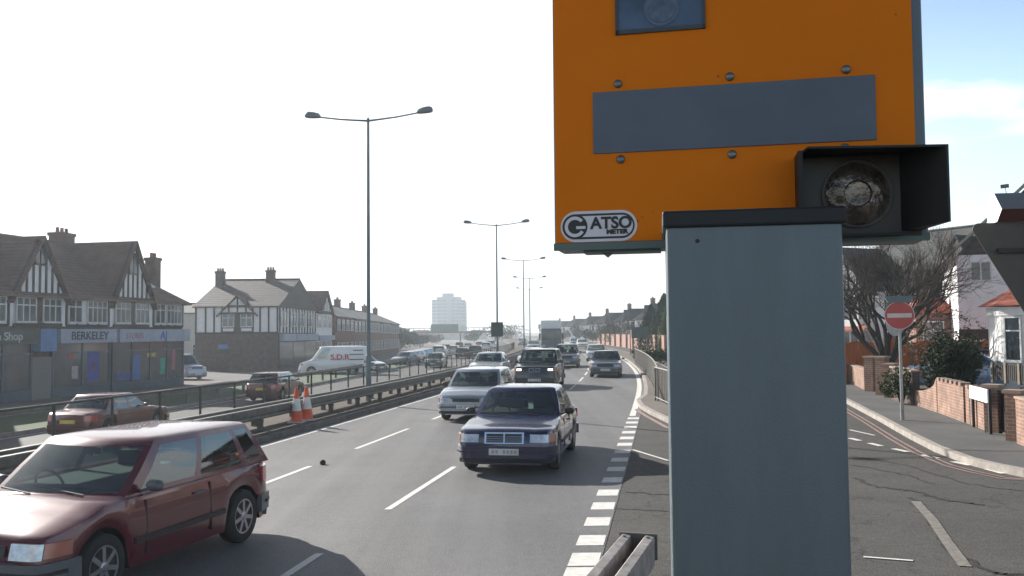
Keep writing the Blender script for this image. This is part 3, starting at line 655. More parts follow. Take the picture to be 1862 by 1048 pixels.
    for li in range(9):
        for k in range(nr):
            k2 = (k+1) % nr; f = (base+li*nr+k, base+li*nr+k2, base+(li+1)*nr+k2, base+(li+1)*nr+k)
            isg = None
            if li in (1, 2):
                if 1 <= k < nF-1: isg = 'windscreen'
                elif nF <= k < nF+nS:
                    j = k-nF
                    if j in (1, 3) or (j == 5 and detail != 0) : isg = ('side', 0, j)
                elif nF+nS+1 <= k < 2*nF+nS-1: isg = 'rear_window'
                elif k >= 2*nF+nS:
                    j = nS-1-(k-2*nF-nS)
                    if j in (1, 3) or (j == 5 and detail != 0): isg = ('side', 1, j)
            if cargo and isg and isg != 'windscreen' and not (isinstance(isg, tuple) and isg[2] == 1): isg = None
            if isg is None: g.f.append(f[::-1]); g.m.append(0)
            elif isinstance(isg, tuple): glass_f['side_window'].setdefault(isg[1:], []).append(f)
            else: glass_f[isg].append(f)
    for k in range(nr): g.f.append((base+9*nr+(k+1) % nr, base+9*nr+k, c_i)); g.m.append(0)
    vv = g.v
    body = g.build('body', [paintm, blackm], th, smooth=32)
    def pane(name, fs, par=th):
        q = MB(); mp_ = {}
        for f in fs:
            for i in f:
                if i not in mp_: mp_[i] = len(q.v); q.v.append(vv[i])
            q.f.append(tuple(mp_[i] for i in f)[::-1]); q.m.append(0)
        return q.build(name, GLASS, par, smooth=60)
    pane('windscreen', glass_f['windscreen'])
    if glass_f['rear_window']: pane('rear_window', glass_f['rear_window'])
    for fs in glass_f['side_window'].values(): pane('side_window', fs)
    # dark deck inside and seats
    g = MB(); g.box(-hW*.84, hW*.84, rs[1]+.12, ws[0]-.1, belt-.2, belt+.035)
    if detail:
        for sx in (-1, 1):
            g.box(sx*.36-.24, sx*.36+.24, -.55+cy+.25, -.42+cy+.25, belt-.1, belt+.20); g.box(sx*.36-.12, sx*.36+.12, -.56+cy+.25, -.46+cy+.25, belt+.22, belt+.38); g.box(sx*.36-.02, sx*.36+.02, -.53+cy+.25, -.49+cy+.25, belt+.1, belt+.25)
            g.box(sx*.34-.28, sx*.34+.28, rs[1]+.5, rs[1]+.62, belt-.1, belt+.16)
        g.tube([(.36+.17*math.cos(a), ws[0]-.32+.05*math.sin(a), belt+.03+.15*math.sin(a)) for a in [k*math.pi/6 for k in range(7)]], .014, 5)
        g.box(-.1, .1, ws[0]-.52, ws[0]-.5, H-.2, H-.14)
    g.build('interior', interior, th)
    # front strip patches
    def plan(u, sgn):   # u -1..1 across, sgn +1 front / -1 rear -> (x, y, nx, ny)
        ax = abs(u); w_ = hW*ax
        if ax <= .78: return (u*hW, sgn*hL, 0, sgn)
        q = (ax-.78)/.22; q = min(q, .995); yy = hL-C+C*math.sqrt(1-q*q); nx = q; ny = math.sqrt(1-q*q)
        return (math.copysign(w_, u), sgn*yy, math.copysign(nx, u), sgn*ny)
    def patch(mb, u0, u1, z0, z1, off, sgn=1, mi=0, n=8, depth=.03):
        def P(u, z, o): x, y, nx, ny = plan(u, sgn); return deform(x+nx*o, y+ny*o, z)
        b = len(mb.v)
        for i in range(n+1):
            u = u0+(u1-u0)*i/n; mb.v += [P(u, z0, off), P(u, z1, off), P(u, z1, -depth), P(u, z0, -depth)]
        for i in range(n):
            a = b+4*i
            for k in range(4): f = (a+k, a+(k+1) % 4, a+4+(k+1) % 4, a+4+k); mb.f.append(f if sgn*(u1-u0) < 0 else f[::-1]); mb.m.append(mi)
        mb.f += [(b, b+1, b+2, b+3), (b+4*n, b+4*n+3, b+4*n+2, b+4*n+1)]; mb.m += [mi, mi]
    bm = bumper or paintm
    for sgn in (1, -1):
        g = MB(); patch(g, -1, 1, .30, .50, .035, sgn, 0, 24); patch(g, -.93, .93, .22, .30, .015, sgn, 1, 16)
        if detail: patch(g, -.98, .98, .395, .425, .045, sgn, 1, 24)
        g.build('bumper', [bm, blackm], th, smooth=35)
    zh0 = nose-.17; zh1 = nose-.035
    for s_ in (-1, 1):
        hm = lampglass if lights == 'off' else emis('headlamp lit', (1, .93, .8), 1.6)
        g = MB(); on = lights == 'on'; patch(g, s_*(.62 if on else .52), s_*(.84 if on else .88), zh0+(.03 if on else 0), zh1-(.02 if on else 0), .012, 1, 0, 8); o = g.build('headlight', hm, th, smooth=40)
        g = MB(); patch(g, s_*.885, s_*.99, zh0+.01, zh1, .012, 1, 0, 5); g.build('indicator', amber, th, smooth=40)
        g = MB(); patch(g, s_*.66, s_*.99, tail-.2, tail-.02, .012, -1, 0, 8); g.build('tail_light', redl, th, smooth=40)
    g = MB()
    if grille == 'upright':
        patch(g, -.40, .40, nose-.19, nose-.0, .02, 1, 0, 6); patch(g, -.36, -.015, nose-.17, nose-.025, .026, 1, 1, 4); patch(g, .015, .36, nose-.17, nose-.025, .026, 1, 1, 4)
        for k in range(3): patch(g, -.36, .36, nose-.145+.035*k, nose-.14+.035*k, .03, 1, 0, 4)
    elif grille == 'twin':
        for s_ in (-1, 1): patch(g, s_*.04, s_*.26, nose-.20, nose-.04, .022, 1, 0, 4); patch(g, s_*.06, s_*.24, nose-.18, nose-.06, .028, 1, 1, 4)
    else: patch(g, -.46, .46, nose-.15, nose-.055, .012, 1, 1, 6)
    g.build('grille', [chrome, blackm], th)
    for sgn, pm in ((1, platem), (-1, platey)):
        g = MB(); pz = .36 if sgn > 0 else .56; patch(g, -.30, .30, pz, pz+.11, .05, sgn, 0, 2)
        pl = g.build('number_plate', pm, th)
        if detail == 2:
            g = MB()
            for k in range(7):
                if k == 4: continue
                u = (-.26+.075*k); patch(g, u, u+.05, pz+.025, pz+.085, .054, sgn, 0, 1)
            g.build('plate_marks', mat('plate marks', (.30, .30, .30), .6), pl)
    # mirrors
    for s_ in (-1, 1):
        g = MB(); M = Matrix.Translation((s_*(hW+.09), ws[0]-.28, belt+.06)); secs_ = [(-.085, .02, .03), (-.06, .06, .055), (.05, .06, .06), (.085, .03, .035)]
        b0 = len(g.v)
        for x, ry, rz_ in secs_:
            for k in range(8): a = 2*math.pi*k/8; g.v.append(tuple(M@Vector((x, ry*math.cos(a), rz_*math.sin(a)))))
        for i in range(3):
            for k in range(8): g.f.append((b0+i*8+k, b0+i*8+(k+1) % 8, b0+(i+1)*8+(k+1) % 8, b0+(i+1)*8+k)); g.m.append(0)
        g.f += [tuple(range(b0, b0+8)), tuple(range(b0+24, b0+32))]; g.m += [0, 0]
        g.bar((s_*(hW-.06), ws[0]-.27, belt+.0), (s_*(hW+.05), ws[0]-.27, belt+.04), .05, .03)
        g.build('wing_mirror', bm if detail != 2 or bm is not paintm else blackm, th, smooth=50)
    # wheels
    def wheel(x, y, s_):
        e = bpy.data.objects.new('wheel', None); COL.objects.link(e); e.parent = th; e.location = (x, y, wr)
        M = Matrix.Rotation(s_*math.pi/2, 4, 'Y'); r = wr
        MB().lathe([(r*.62, -.19), (r*.9, -.19), (r*.98, -.165), (r, -.12), (r, -.05), (r*.98, -.01), (r*.92, .01), (r*.66, .008), (r*.64, -.01)], 28 if detail else 16, M).build('tyre', rubber, e, smooth=50)
        g = MB(); g.lathe([(r*.2, .0), (r*.66, -.06), (r*.66, -.1)], 20, M, 1); g.lathe([(r*.66, -.04), (r*.66, .004), (r*.6, .002), (r*.59, -.05)], 24, M)
        for k in range(7):
            a = 2*math.pi*k/7; g.bar(M@Vector((r*.1*math.cos(a), r*.1*math.sin(a), -.005)), M@Vector((r*.62*math.cos(a), r*.62*math.sin(a), -.008)), .045, .02, 0, up=Vector((1, 0, 0)))
        g.lathe([(r*.2, -.02), (r*.2, .0), (r*.1, .012), (0, .014)], 14, M); g.build('rim', [rimm, blackm], e)
    for y in wb:
        for s_ in (-1, 1): wheel(s_*(hW-.015), y, s_)
    if detail == 2:
        for s_ in (-1, 1):
            g = MB()
            def sp(y, z, o=.004): return (s_*(wid(y)*(1.0 if z < .75 else .985)+o), y, z)
            g.box(*sorted((s_*(hW-.02), s_*(hW+.016))), wb[1]+RA+.06, wb[0]-RA-.06, .43, .485); g.build('side_trim', blackm, th)
            for yy in (ws[0]-.30, ws[0]-.30-(ws[0]-rs[1])*p1*.92): g = MB(); g.bar(sp(yy, .30, -.003), sp(yy+.02, belt-.08, -.003), .02, .014); g.build('door_seam', blackm, th)
            yy = ws[0]-.30-(ws[0]-rs[1])*p1*.86+.08; g = MB(); g.box(*sorted((s_*(hW*.985), s_*(hW+.02))), yy, yy+.17, belt-.17, belt-.145)
            g.build('door_handle', bm if bm is not paintm else blackm, th)
        g = MB()
        for s_ in (-.42, .18): g.bar((s_, ws[0]+.06+.09*(1-(s_/hW)**2), belt+.015), (s_+.44, ws[0]+.03, belt+.045), .018, .012)
        g.build('wiper', blackm, th)
    return th
def rdir(Y, toward=True): return (math.pi if toward else 0)-head(Y)
def oncoming(px, py, Y=None):      # centre of the front bumper bottom -> ground point
    return at_z(px, py, 0)
P_red = carpaint('dark red', (.095, .010, .018)); P_navy = carpaint('navy', (.007, .014, .055)); P_sil = carpaint('silver blue', (.34, .38, .42), .5); P_blk = carpaint('black', (.012, .013, .015))
P_lsil = carpaint('light silver', (.48, .50, .52), .4); P_grey = carpaint('grey', (.10, .12, .135), .4); P_white = carpaint('white', (.7, .7, .7), 0); P_blue = carpaint('blue', (.02, .06, .16)); P_bright = carpaint('bright red', (.28, .02, .02)); P_green = carpaint('green grey', (.04, .08, .065)); P_lblue = carpaint('pale blue', (.12, .22, .36))
HATCH = dict(L=4.0, W=1.66, H=1.42, belt=.91, hood=.90, nose=.70, deck=.93, tail=.86, ws=(.88, .25), rs=(-1.50, -1.86), wb=(1.22, -1.25), pillars=(.44, .80), roofw=.78)
SALOON = dict(L=4.5, W=1.72, H=1.42, belt=.91, hood=.88, nose=.74, deck=.97, tail=.84, ws=(.80, .18), rs=(-.98, -1.5), wb=(1.38, -1.31), pillars=(.44, .84), roofw=.75)
ESTATE = dict(L=4.5, W=1.72, H=1.45, belt=.92, hood=.88, nose=.74, deck=.95, tail=.86, ws=(.85, .22), rs=(-1.85, -2.12), wb=(1.36, -1.3), pillars=(.38, .70), roofw=.77)
SUV = dict(L=4.6, W=1.86, H=1.72, belt=1.08, hood=1.08, nose=.95, deck=1.1, tail=1.0, ws=(.85, .25), rs=(-1.7, -2.1), wb=(1.42, -1.35), wr=.37, pillars=(.42, .76), roofw=.78)
def place(front_px, Yf, L_):   # front centre -> vehicle centre along the road
    c = at_z(*front_px, 0); h = head(c.y); return Vector((c.x+math.sin(h)*L_/2, c.y+math.cos(h)*L_/2, 0)), rdir(c.y)
# nearest: dark red hatchback, lower left
hY = 9.9; rzz = math.pi-R_(14.5)
vehicle('red_car', 'dark red hatchback close to the viewer at the lower left, grey lower trim', 'car', (-4.30, hY+.0, 0), rzz, P_red, bumper=mat('grey bumper', (.10, .11, .12), .45), detail=2, **{**HATCH, 'L': 3.85, 'wb': (1.2, -1.22), 'H': 1.43})
p, r = place((917, 866), 0, 4.5)
vehicle('dark_saloon', 'dark blue saloon with chrome upright grille, nearest car in the left lane', 'car', p, r-R_(0), P_navy, detail=2, grille='upright', **SALOON)
p, r = place((846, 768), 0, 4.1)
vehicle('silver_hatchback', 'silver blue hatchback just behind and left of the dark blue saloon', 'car', p, r, P_sil, detail=2, **HATCH)
p, r = place((972, 709), 0, 4.6)
vehicle('dark_suv', 'black tall off roader with both headlights lit and twin grille', 'car', p, r, P_blk, detail=2, lights='on', grille='twin', **SUV)
p, r = place((880, 692), 0, 4.5); vehicle('silver_saloon', 'pale silver car in the lane by the median, behind the silver blue hatchback', 'car', p, r, P_lsil, detail=1, **SALOON)
p, r = place((934, 690), 0, 4.5); vehicle('pale_car', 'pale car half hidden behind the black off roader', 'car', p+Vector((1.0, 12, 0)), r, P_lsil, detail=0, **HATCH)
p, r = place((1029, 669), 0, 4.6); vehicle('grey_people_carrier', 'dark grey tall car in the middle lane behind the black off roader', 'car', p, r, P_grey, detail=1, **{**SUV, 'H': 1.62, 'W': 1.78, 'belt': 1.0, 'hood': .98, 'nose': .82})
p, r = place((1101, 687), 0, 4.4); vehicle('dark_saloon', 'dark grey saloon alone in the lane beside the right kerb', 'car', p, r, P_grey, detail=1, **SALOON)
p, r = place((1085, 658), 0, 4.2); vehicle('white_car', 'pale car directly behind the dark saloon at the right kerb', 'car', p, r, P_lsil, detail=0, **HATCH)
p, r = place((970, 638), 0, 4.2); vehicle('silver_car', 'small far silver car left of the lorry', 'car', p, r, P_lsil, detail=0, **HATCH)
p, r = place((1060, 634), 0, 4.2); vehicle('white_car', 'far pale car added for a sun glint, right of the lorry, near the right kerb', 'car', p, r, P_white, detail=0, **HATCH)  # white car added in place of a sun glint by the kerb
for i, (px, py, pm, lab) in enumerate(((1000, 636, P_blk, 'dark car following directly behind the lorry'), (985, 630, P_lsil, 'tiny pale car at the left rear of the lorry'), (1046, 630, P_sil, 'tiny silver car beyond the far pale car'), (1018, 627, P_blk, 'tiny dark car farthest along the left lane'), (950, 629, P_sil, 'tiny silver car by the fourth lamp base'))):
    p, r = place((px, py), 0, 4.2); vehicle('distant_car', lab, 'car', p, r, pm, detail=0, group='distant oncoming cars', **HATCH)
# opposite carriageway
def oppo(px, py, away=True): c = at_z(px, py, LZ); return c, rdir(c.y, not away)
c, r = oppo(203, 789); vehicle('red_saloon', 'dark red saloon on the opposite carriageway behind the near red hatchback', 'car', c, r-R_(2), carpaint('maroon', (.10, .022, .018)), detail=1, **{**SALOON, 'deck': .99})
c, r = oppo(503, 725); vehicle('maroon_hatchback', 'dark maroon estate car on the opposite carriageway, in front of the brick house', 'car', c, r, carpaint('maroon', (.10, .022, .018)), detail=1, **{**HATCH, 'L': 4.2})
c, r = oppo(793, 668, False); vehicle('green_car', 'dark green grey car facing the viewer on the opposite carriageway left of the second lamp', 'car', c, r, P_green, detail=1, **SALOON)
for i, (px, py, pm, sp, lab) in enumerate(((842, 652, P_blk, HATCH, 'dark small car ahead on the opposite carriageway'), (866, 651, P_grey, SUV, 'dark tall car furthest right on the opposite carriageway'), (826, 645, P_lsil, HATCH, 'silver car in the far distance under the green gantry sign'), (884, 640, P_white, SUV, 'white tall car far off beside the second lamp'), (812, 641, P_blk, SALOON, 'dark saloon in the queue below the tower block'), (800, 652, P_white, SUV, 'white tall car behind the green grey one'), (852, 637, P_lsil, SALOON, 'tiny silver saloon right below the gantry'), (836, 634, P_blk, HATCH, 'tiny dark car at the head of the far queue'), (872, 633, P_bright, HATCH, 'tiny red car in the far queue'), (893, 634, P_lsil, SUV, 'tiny pale tall car at the right of the far queue'))):
    c, r = oppo(px, py); vehicle('distant_car', lab, 'car', c, r, pm, detail=0, group='distant cars on the opposite carriageway', **sp)
# parked row on the service road
for i, (px, py, pm, lab) in enumerate(((738, 664, P_blue, 'blue car, leftmost of the parked row beyond the railing'), (751, 660, P_lsil, 'silver parked car right beside the blue one'), (762, 657, P_lblue, 'pale blue car, third in the parked row beyond the railing'), (771, 654, P_blk, 'black car at the far right end of the parked row'))):
    c = at_z(px, py, LZ); vehicle('parked_car', lab, 'car', c, rdir(c.y, True)-R_(18), pm, detail=0, group='cars parked in a row on the service road', **HATCH)
c = at_z(663, 676, LZ); vehicle('parked_car', 'silver blue car parked behind the rear of the white van', 'car', c, rdir(c.y)+R_(60), P_sil, detail=1, **HATCH)
# vans and lorry
VAN = dict(L=5.6, W=1.95, H=2.35, belt=1.22, hood=1.18, nose=.98, deck=1.22, tail=1.15, ws=(1.75, .95), rs=(-2.66, -2.72), wb=(1.75, -1.55), wr=.34, pillars=(.27, .6), roofw=.86, cargo=True, shear=(.35, .02))
c = at_z(607, 681, LZ); vr = math.pi/2+R_(8)
van = vehicle('white_van', 'long white van with red lettering parked side on before the brick row', 'van', c, vr, P_white, detail=1, **VAN)
redt = mat('van red lettering', (.5, .02, .05), .5); dkt = mat('van dark lettering', (.03, .05, .09), .5)
SM = Matrix.Translation((-.0, 0, 0))
Mv = Matrix(((0, 0, 1, .995), (1, 0, 0, 0), (0, 1, 0, 0), (0, 0, 0, 1)))   # text x -> local +y, text z -> local +x
Mv = Matrix.Translation((.935, 0, 1.75))@Matrix.Rotation(math.pi/2, 4, 'Z')@Matrix.Rotation(math.pi/2, 4, 'X')@Matrix.Rotation(0, 4, 'X')
van_side = 1
def vt(s, size, y, z, m, sx=1):
    M = Matrix.Translation((-.97, y, z))@Matrix.Rotation(-math.pi/2, 4, 'Z')@Matrix.Rotation(math.pi/2, 4, 'X'); text(van, s, size, M, m, 'lettering', ext=.03, bold=.012, sx=sx)
vt('S.D.R', .62, -.55, 1.42, redt, 1.1)
g = MB()
for z, a, b_ in ((1.95, -2.4, -1.6), (1.62, -2.45, -1.3), (1.2, -2.45, -1.35)): g.box(-.99, -.9, a, b_, z, z+.07)
g.build('side_stripe', dkt, van)
c = at_z(322, 690, LZ); vehicle('light_van', 'small pale van parked between the shops and the brick house', 'van', c, math.pi/2+R_(150), P_sil, detail=0, **{**VAN, 'L': 4.6, 'H': 1.95, 'rs': (-2.1, -2.2), 'wb': (1.4, -1.3), 'ws': (1.4, .7), 'belt': 1.1, 'hood': 1.08})
# lorry
c = at_z(1005, 642, 0); r = rdir(c.y); lo = thing('lorry', 'box lorry with pale cab coming toward the viewer far down the road', 'lorry', c+Vector((0, 4, 0)), r)
g = MB(); g.box(-1.2, 1.2, 2.3, 4.0, .5, 2.9); g.build('cab', mat('lorry cab', (.09, .12, .13), .5), lo, bevel=.15)
MB().box(-1.25, 1.25, -4.2, 2.2, .9, 3.9).build('cargo_box', P_white, lo, bevel=.1); MB().box(-1.05, 1.05, 4.0, 4.03, 1.55, 2.6).build('windscreen', winglass, lo)
g = MB(); g.box(-1.1, 1.1, -4, 3.9, .45, .85); g.build('chassis', blackm, lo); MB().box(-.3, .3, 4.0, 4.05, .6, .7).build('number_plate', platem, lo)
for s_ in (-1, 1):
    MB().box(*sorted((s_*.7, s_*1.05)), 4.0, 4.04, .75, .95).build('headlight', lampglass, lo); MB().box(*sorted((s_*1.25, s_*1.45)), 3.9, 4.0, 1.7, 2.3).build('wing_mirror', blackm, lo)
    for y in (3.1, -2.6): MB().lathe([(.3, -.25), (.5, -.25), (.5, 0), (.3, .01), (.28, -.05)], 18, Matrix.Translation((s_*1.1, y, .5))@Matrix.Rotation(s_*math.pi/2, 4, 'Y')).build('wheel', rubber, lo)
# ------------------------------------------------------------------ buildings
signw = mat('shop sign pale', (.30, .34, .42), .6, var=.2, scale=3); signk = mat('shop sign dark', (.03, .045, .04), .6); signb = mat('blue sign', (.09, .19, .38), .6); shopglass = mat('shop window glass', (.035, .05, .07), .1, var=.35, scale=1.3, spec=.8)
framew = mat('window frame white', (.60, .60, .58), .6); brownd = mat('fascia brown', (.05, .04, .035), .8); pale = mat('pale render', (.48, .46, .42), .9, var=.12, scale=.8)
def window(par, x, z, w_, h, y, nx=2, nz=2, fm=None, dpt=.05, M=None):
    M = M or Matrix(); fm = fm or framew; g = MB(); t = .06
    g.box(x-t, x+w_+t, y-dpt-.03, y+.02, z-.1, z, M=M); g.box(x-t, x+w_+t, y-dpt, y+.02, z+h, z+h+t, M=M)
    g.box(x-t, x, y-dpt, y+.02, z, z+h, M=M); g.box(x+w_, x+w_+t, y-dpt, y+.02, z, z+h, M=M)
    for i in range(1, nx): q = x+w_*i/nx; g.box(q-.03, q+.03, y-dpt+.01, y+.02, z, z+h, M=M)
    if nz > 1: g.box(x, x+w_, y-dpt+.012, y+.02, z+h*.68, z+h*.68+.05, M=M)
    f = g.build('window', fm, par); MB().box(x, x+w_, y-.015, y+.01, z, z+h, M=M).build('pane', winglass, f); return f
def roof_solid(g, x0, x1, y0, y1, ze, zr, hl=0, hr=0, ov=.35, ax='x'):
    """ridge along x; hl / hr = how far each hip runs in (0 = gable end)"""
    y0 -= ov; y1 += ov; X0 = x0-(ov if hl else .15); X1 = x1+(ov if hr else .15); ym = (y0+y1)/2; t = .12; k = ov*.6
    a, b, c, d = (X0, y0, ze-k*.3), (X1, y0, ze-k*.3), (X1, y1, ze-k*.3), (X0, y1, ze-k*.3); e, f = (X0+hl, ym, zr), (X1-hr, ym, zr)
    lo = lambda p: (p[0], p[1], p[2]-t)
    V = [a, b, c, d, e, f, lo(a), lo(b), lo(c), lo(d)]
    g.add(V, [(0, 1, 5, 4), (2, 3, 4, 5), (1, 2, 5), (3, 0, 4), (0, 6, 7, 1), (1, 7, 8, 2), (2, 8, 9, 3), (3, 9, 6, 0), (9, 8, 7, 6)])
    g.bar((e[0], e[1], zr+.02), (f[0], f[1], zr+.02), .22, .14)
def chimney(par, x, y, z0, z1, w_=.9, d_=.6, m=None, pots=3):
    g = MB(); g.box(x-w_/2, x+w_/2, y-d_/2, y+d_/2, z0, z1-.2); g.box(x-w_/2-.06, x+w_/2+.06, y-d_/2-.06, y+d_/2+.06, z1-.2, z1)
    c_ = g.build('chimney', m or brkd, par)
    for i in range(pots): MB().lathe([(.12, 0), (.10, .3), (.12, .32), (.09, .32)], 10, Matrix.Translation((x-w_/2+w_*(i+.5)/pots, y, z1))).build('chimney_pot', mat('clay pot', (.22, .10, .06), .8), c_)
def cross_gable(th, roof, x0, x1, yf, ze, zp, depth, nt=6, wallm=None, win=None, rm=None, tm=True):
    xm = (x0+x1)/2; wallm = wallm or white; dd = .08
    MB().add([(x0, yf-dd, ze), (x1, yf-dd, ze), (xm, yf-dd, zp), (x0, yf+.3, ze), (x1, yf+.3, ze), (xm, yf+.3, zp)], [(0, 1, 2), (5, 4, 3), (0, 3, 4, 1), (1, 4, 5, 2), (2, 5, 3, 0)]).build('gable', wallm, th)
    g = MB(); o = .3; s = (zp-ze)/(xm-x0)
    g.slab((x0-o, yf-.4, ze-o*s+.1), (xm, yf-.4, zp+.1), (xm, yf+depth, zp+.1), (x0-o, yf+depth, ze-o*s+.1), .13)
    g.slab((xm, yf-.4, zp+.105), (x1+o, yf-.4, ze-o*s+.105), (x1+o, yf+depth, ze-o*s+.105), (xm, yf+depth, zp+.105), .13)
    g.build('gable_roof', rm or rooft, th)
    if tm:
        g = MB()
        for i in range(1, nt):
            x = x0+(x1-x0)*i/nt; h = (zp-ze)*(1-abs(x-xm)/(xm-x0)); g.box(x-.07, x+.07, yf-dd-.04, yf-dd+.02, ze, ze+h-.05)
        g.box(x0, x1, yf-dd-.06, yf-dd+.02, ze-.1, ze+.1)
        for sg in (-1, 1): g.bar((xm+sg*(xm-x0), yf-dd-.03, ze+.05), (xm, yf-dd-.03, zp), .10, .16, up=Vector((0, 1, 0)))
        g.build('timber_frame', timber, th)
    if win: window(th, xm-win[0]/2, win[1], win[0], win[2], yf-dd-.03, 2, 1, brownd)
def timbers(th, x0, x1, y, z0, z1, step, extra=()):
    g = MB(); x = x0; n = max(1, round((x1-x0)/step))
    for i in range(n+1): q = x0+(x1-x0)*i/n; g.box(q-.07, q+.07, y-.04, y+.02, z0, z1)
    g.box(x0, x1, y-.05, y+.02, z0-.08, z0+.08); g.box(x0, x1, y-.05, y+.02, z1-.08, z1+.08); g.build('timber_frame', timber, th)
# shopping parade on the left
ang = math.atan2(1, .2); uL = 22.0; dirx = Vector((.2, 1, 0)).normalized(); O = Vector((-21.7, 60, 0))-dirx*uL
sh = thing('shop_building', 'half timbered shopping parade with two tall gables at the far left', 'building', (O.x, O.y, LZ+.12), ang)
EZ = 5.38; brows = mat('first floor tile hanging', (.15, .085, .07), .85, var=.3, scale=5)
g = MB(); g.box(0, 22, 0, 9, 3.75, EZ+.1); g.build('upper_wall', whiter, sh)
g = MB(); g.box(0, 22, .15, 9, 0, 3.745); g.build('ground_wall', brkd, sh)
g = MB(); roof_solid(g, 0, 10.2, 0, 9, EZ, 8.15); r1 = g.build('roof', rooft, sh)
g = MB(); roof_solid(g, 10.1, 22, 0, 9, EZ, 8.85, 0, 5.2); r2 = g.build('roof', rooft, sh)
MB().box(19.3, 20.2, 1.5, 1.6, 0, .1).build('sill', white, sh)
MB().slab((19.3, .9, 6.35), (20.1, .9, 6.35), (20.1, 1.7, 6.95), (19.3, 1.7, 6.95), .05).build('skylight', mat('skylight glass', (.7, .72, .75), .08, .4), sh)
chimney(r2, 16.4, 4.9, 7.6, 9.55, 1.2, .9); chimney(r2, 20.9, 1.6, 5.4, 8.3, .7, .7, pots=2)
chimney(r1, 3.3, 4.5, 7.6, 9.2, 1.2, .9)
for (a, b, zp) in ((6.5, 10.2, 8.3), (14.4, 18.1, 8.8), (-1.5, 2.2, 8.3)):
    cross_gable(sh, None, a, b, 0, EZ, zp, 4.4, 8, win=(.75, EZ+1.6, 1.15))
    for q in (a+.25, b-1.55): window(sh, q, 4.0, 1.3, 1.15, -.10, 3, 2); 
    MB().box(a+.1, b-.1, -.09, .02, 3.72, 3.9).build('bay_base', brownd, sh)
    g = MB(); g.box((a+b)/2-.28, (a+b)/2+.28, -.07, .01, 3.75, EZ); g.build('brick_panel', brkd, sh)
for (a, b) in ((2.7, 6.3), (10.5, 14.1), (18.5, 21.8)):
    timbers(sh, a, b, 0, 3.78, EZ, .9)
    window(sh, a+.15, 4.0, 1.0, 1.15, -.06, 2, 2); window(sh, b-1.9, 4.0, 1.6, 1.15, -.06, 4, 2)
# shop fronts: (x0, x1, sign material, text, letter material)
shops = ((.2, 7.9, signk, 'The Phone Shop', mat('sign letters pale', (.45, .47, .45), .6)), (9.5, 14.2, signw, 'BERKELEY', timber), (14.5, 21.9, signw, 'AJ', mat('blue letters', (.04, .09, .4), .6)))
for a, b, sm, tx, tm in shops:
    s0 = MB().box(a, b, -.5, .13, 2.85, 3.6).build('shop_sign', sm, sh)
    sz = .62 if tx != 'AJ' else .72; px_ = (a+b)/2 if tx != 'AJ' else 18.9
    text(s0, tx, sz if tx != 'The Phone Shop' else .55, Matrix.Translation((px_ if tx[0] != 'T' else 4.6, -.505, 3.22))@Matrix.Rotation(math.pi/2, 4, 'X'), tm, 'lettering', ext=.012, bold=.008, sx=1.15)
    n = max(2, round((b-a)/1.9)); g = MB()
    for i in range(n+1): q = a+(b-a)*i/n; g.box(q-.06, q+.06, -.05, .15, 0, 2.85)
    g.box(a, b, -.05, .15, .0, .5); g.box(a, b, -.045, .15, 2.3, 2.38); fr = g.build('shop_front', mat('shop front frame', (.05, .07, .10), .6), sh); MB().box(a+.06, b-.06, .0, .149, .5, 2.85).build('pane', shopglass, fr)
text(sh, 'STORES', .5, Matrix.Translation((15.9, -.505, 3.2))@Matrix.Rotation(math.pi/2, 4, 'X'), mat('faded red letters', (.35, .12, .14), .7), 'lettering', ext=.012)
MB().box(8.05, 9.25, -.45, .13, 2.45, 3.6).build('shop_sign', signb, sh); MB().box(8.0, 9.4, -.03, .15, 0, 2.15).build('shutter', mat('shutter grey', (.16, .15, .14), .7, var=.2, stretch=(.1, .1, 8)), sh)
for x, z, w_, h, c in ((11.0, .9, .5, .7, (.4, .35, .35)), (12.3, .7, 1.0, 1.7, (.03, .05, .3)), (10.7, 2.0, .4, .25, (.45, .05, .04)), (12.6, 1.3, .35, .5, (.4, .06, .05)), (14.9, .6, 1.6, .5, (.04, .08, .22)), (16.5, .55, .7, 1.5, (.05, .13, .35)), (19.3, .8, .5, 1.0, (.02, .3, .22)), (20.6, 1.0, .4, 1.3, (.3, .1, .12)), (17.9, 1.9, .9, .25, (.5, .4, .1)), (2.0, .8, .9, 1.2, (.25, .3, .25)), (4.0, .6, 1.5, .4, (.4, .38, .25))):
    MB().box(x, x+w_, -.012, .0, z, z+h).build('window_poster', mat('poster %.2f%.2f%.2f' % c, c, .6, var=.4, scale=4), sh)
# pale building behind
pb = at_Y(341, 640, 100); e_ = thing('house', 'plain pale rendered house seen between the parade and the timbered brick house', 'house', (pb.x-2, 100, LZ))
MB().box(-3, 4.5, 0, 8, 0, 5.9).build('wall', pale, e_); g = MB(); roof_solid(g, -3, 4.5, 0, 8, 5.9, 7.0); g.build('roof', roofd, e_); window(e_, 2.6, 1.0, .9, 1.3, 0)
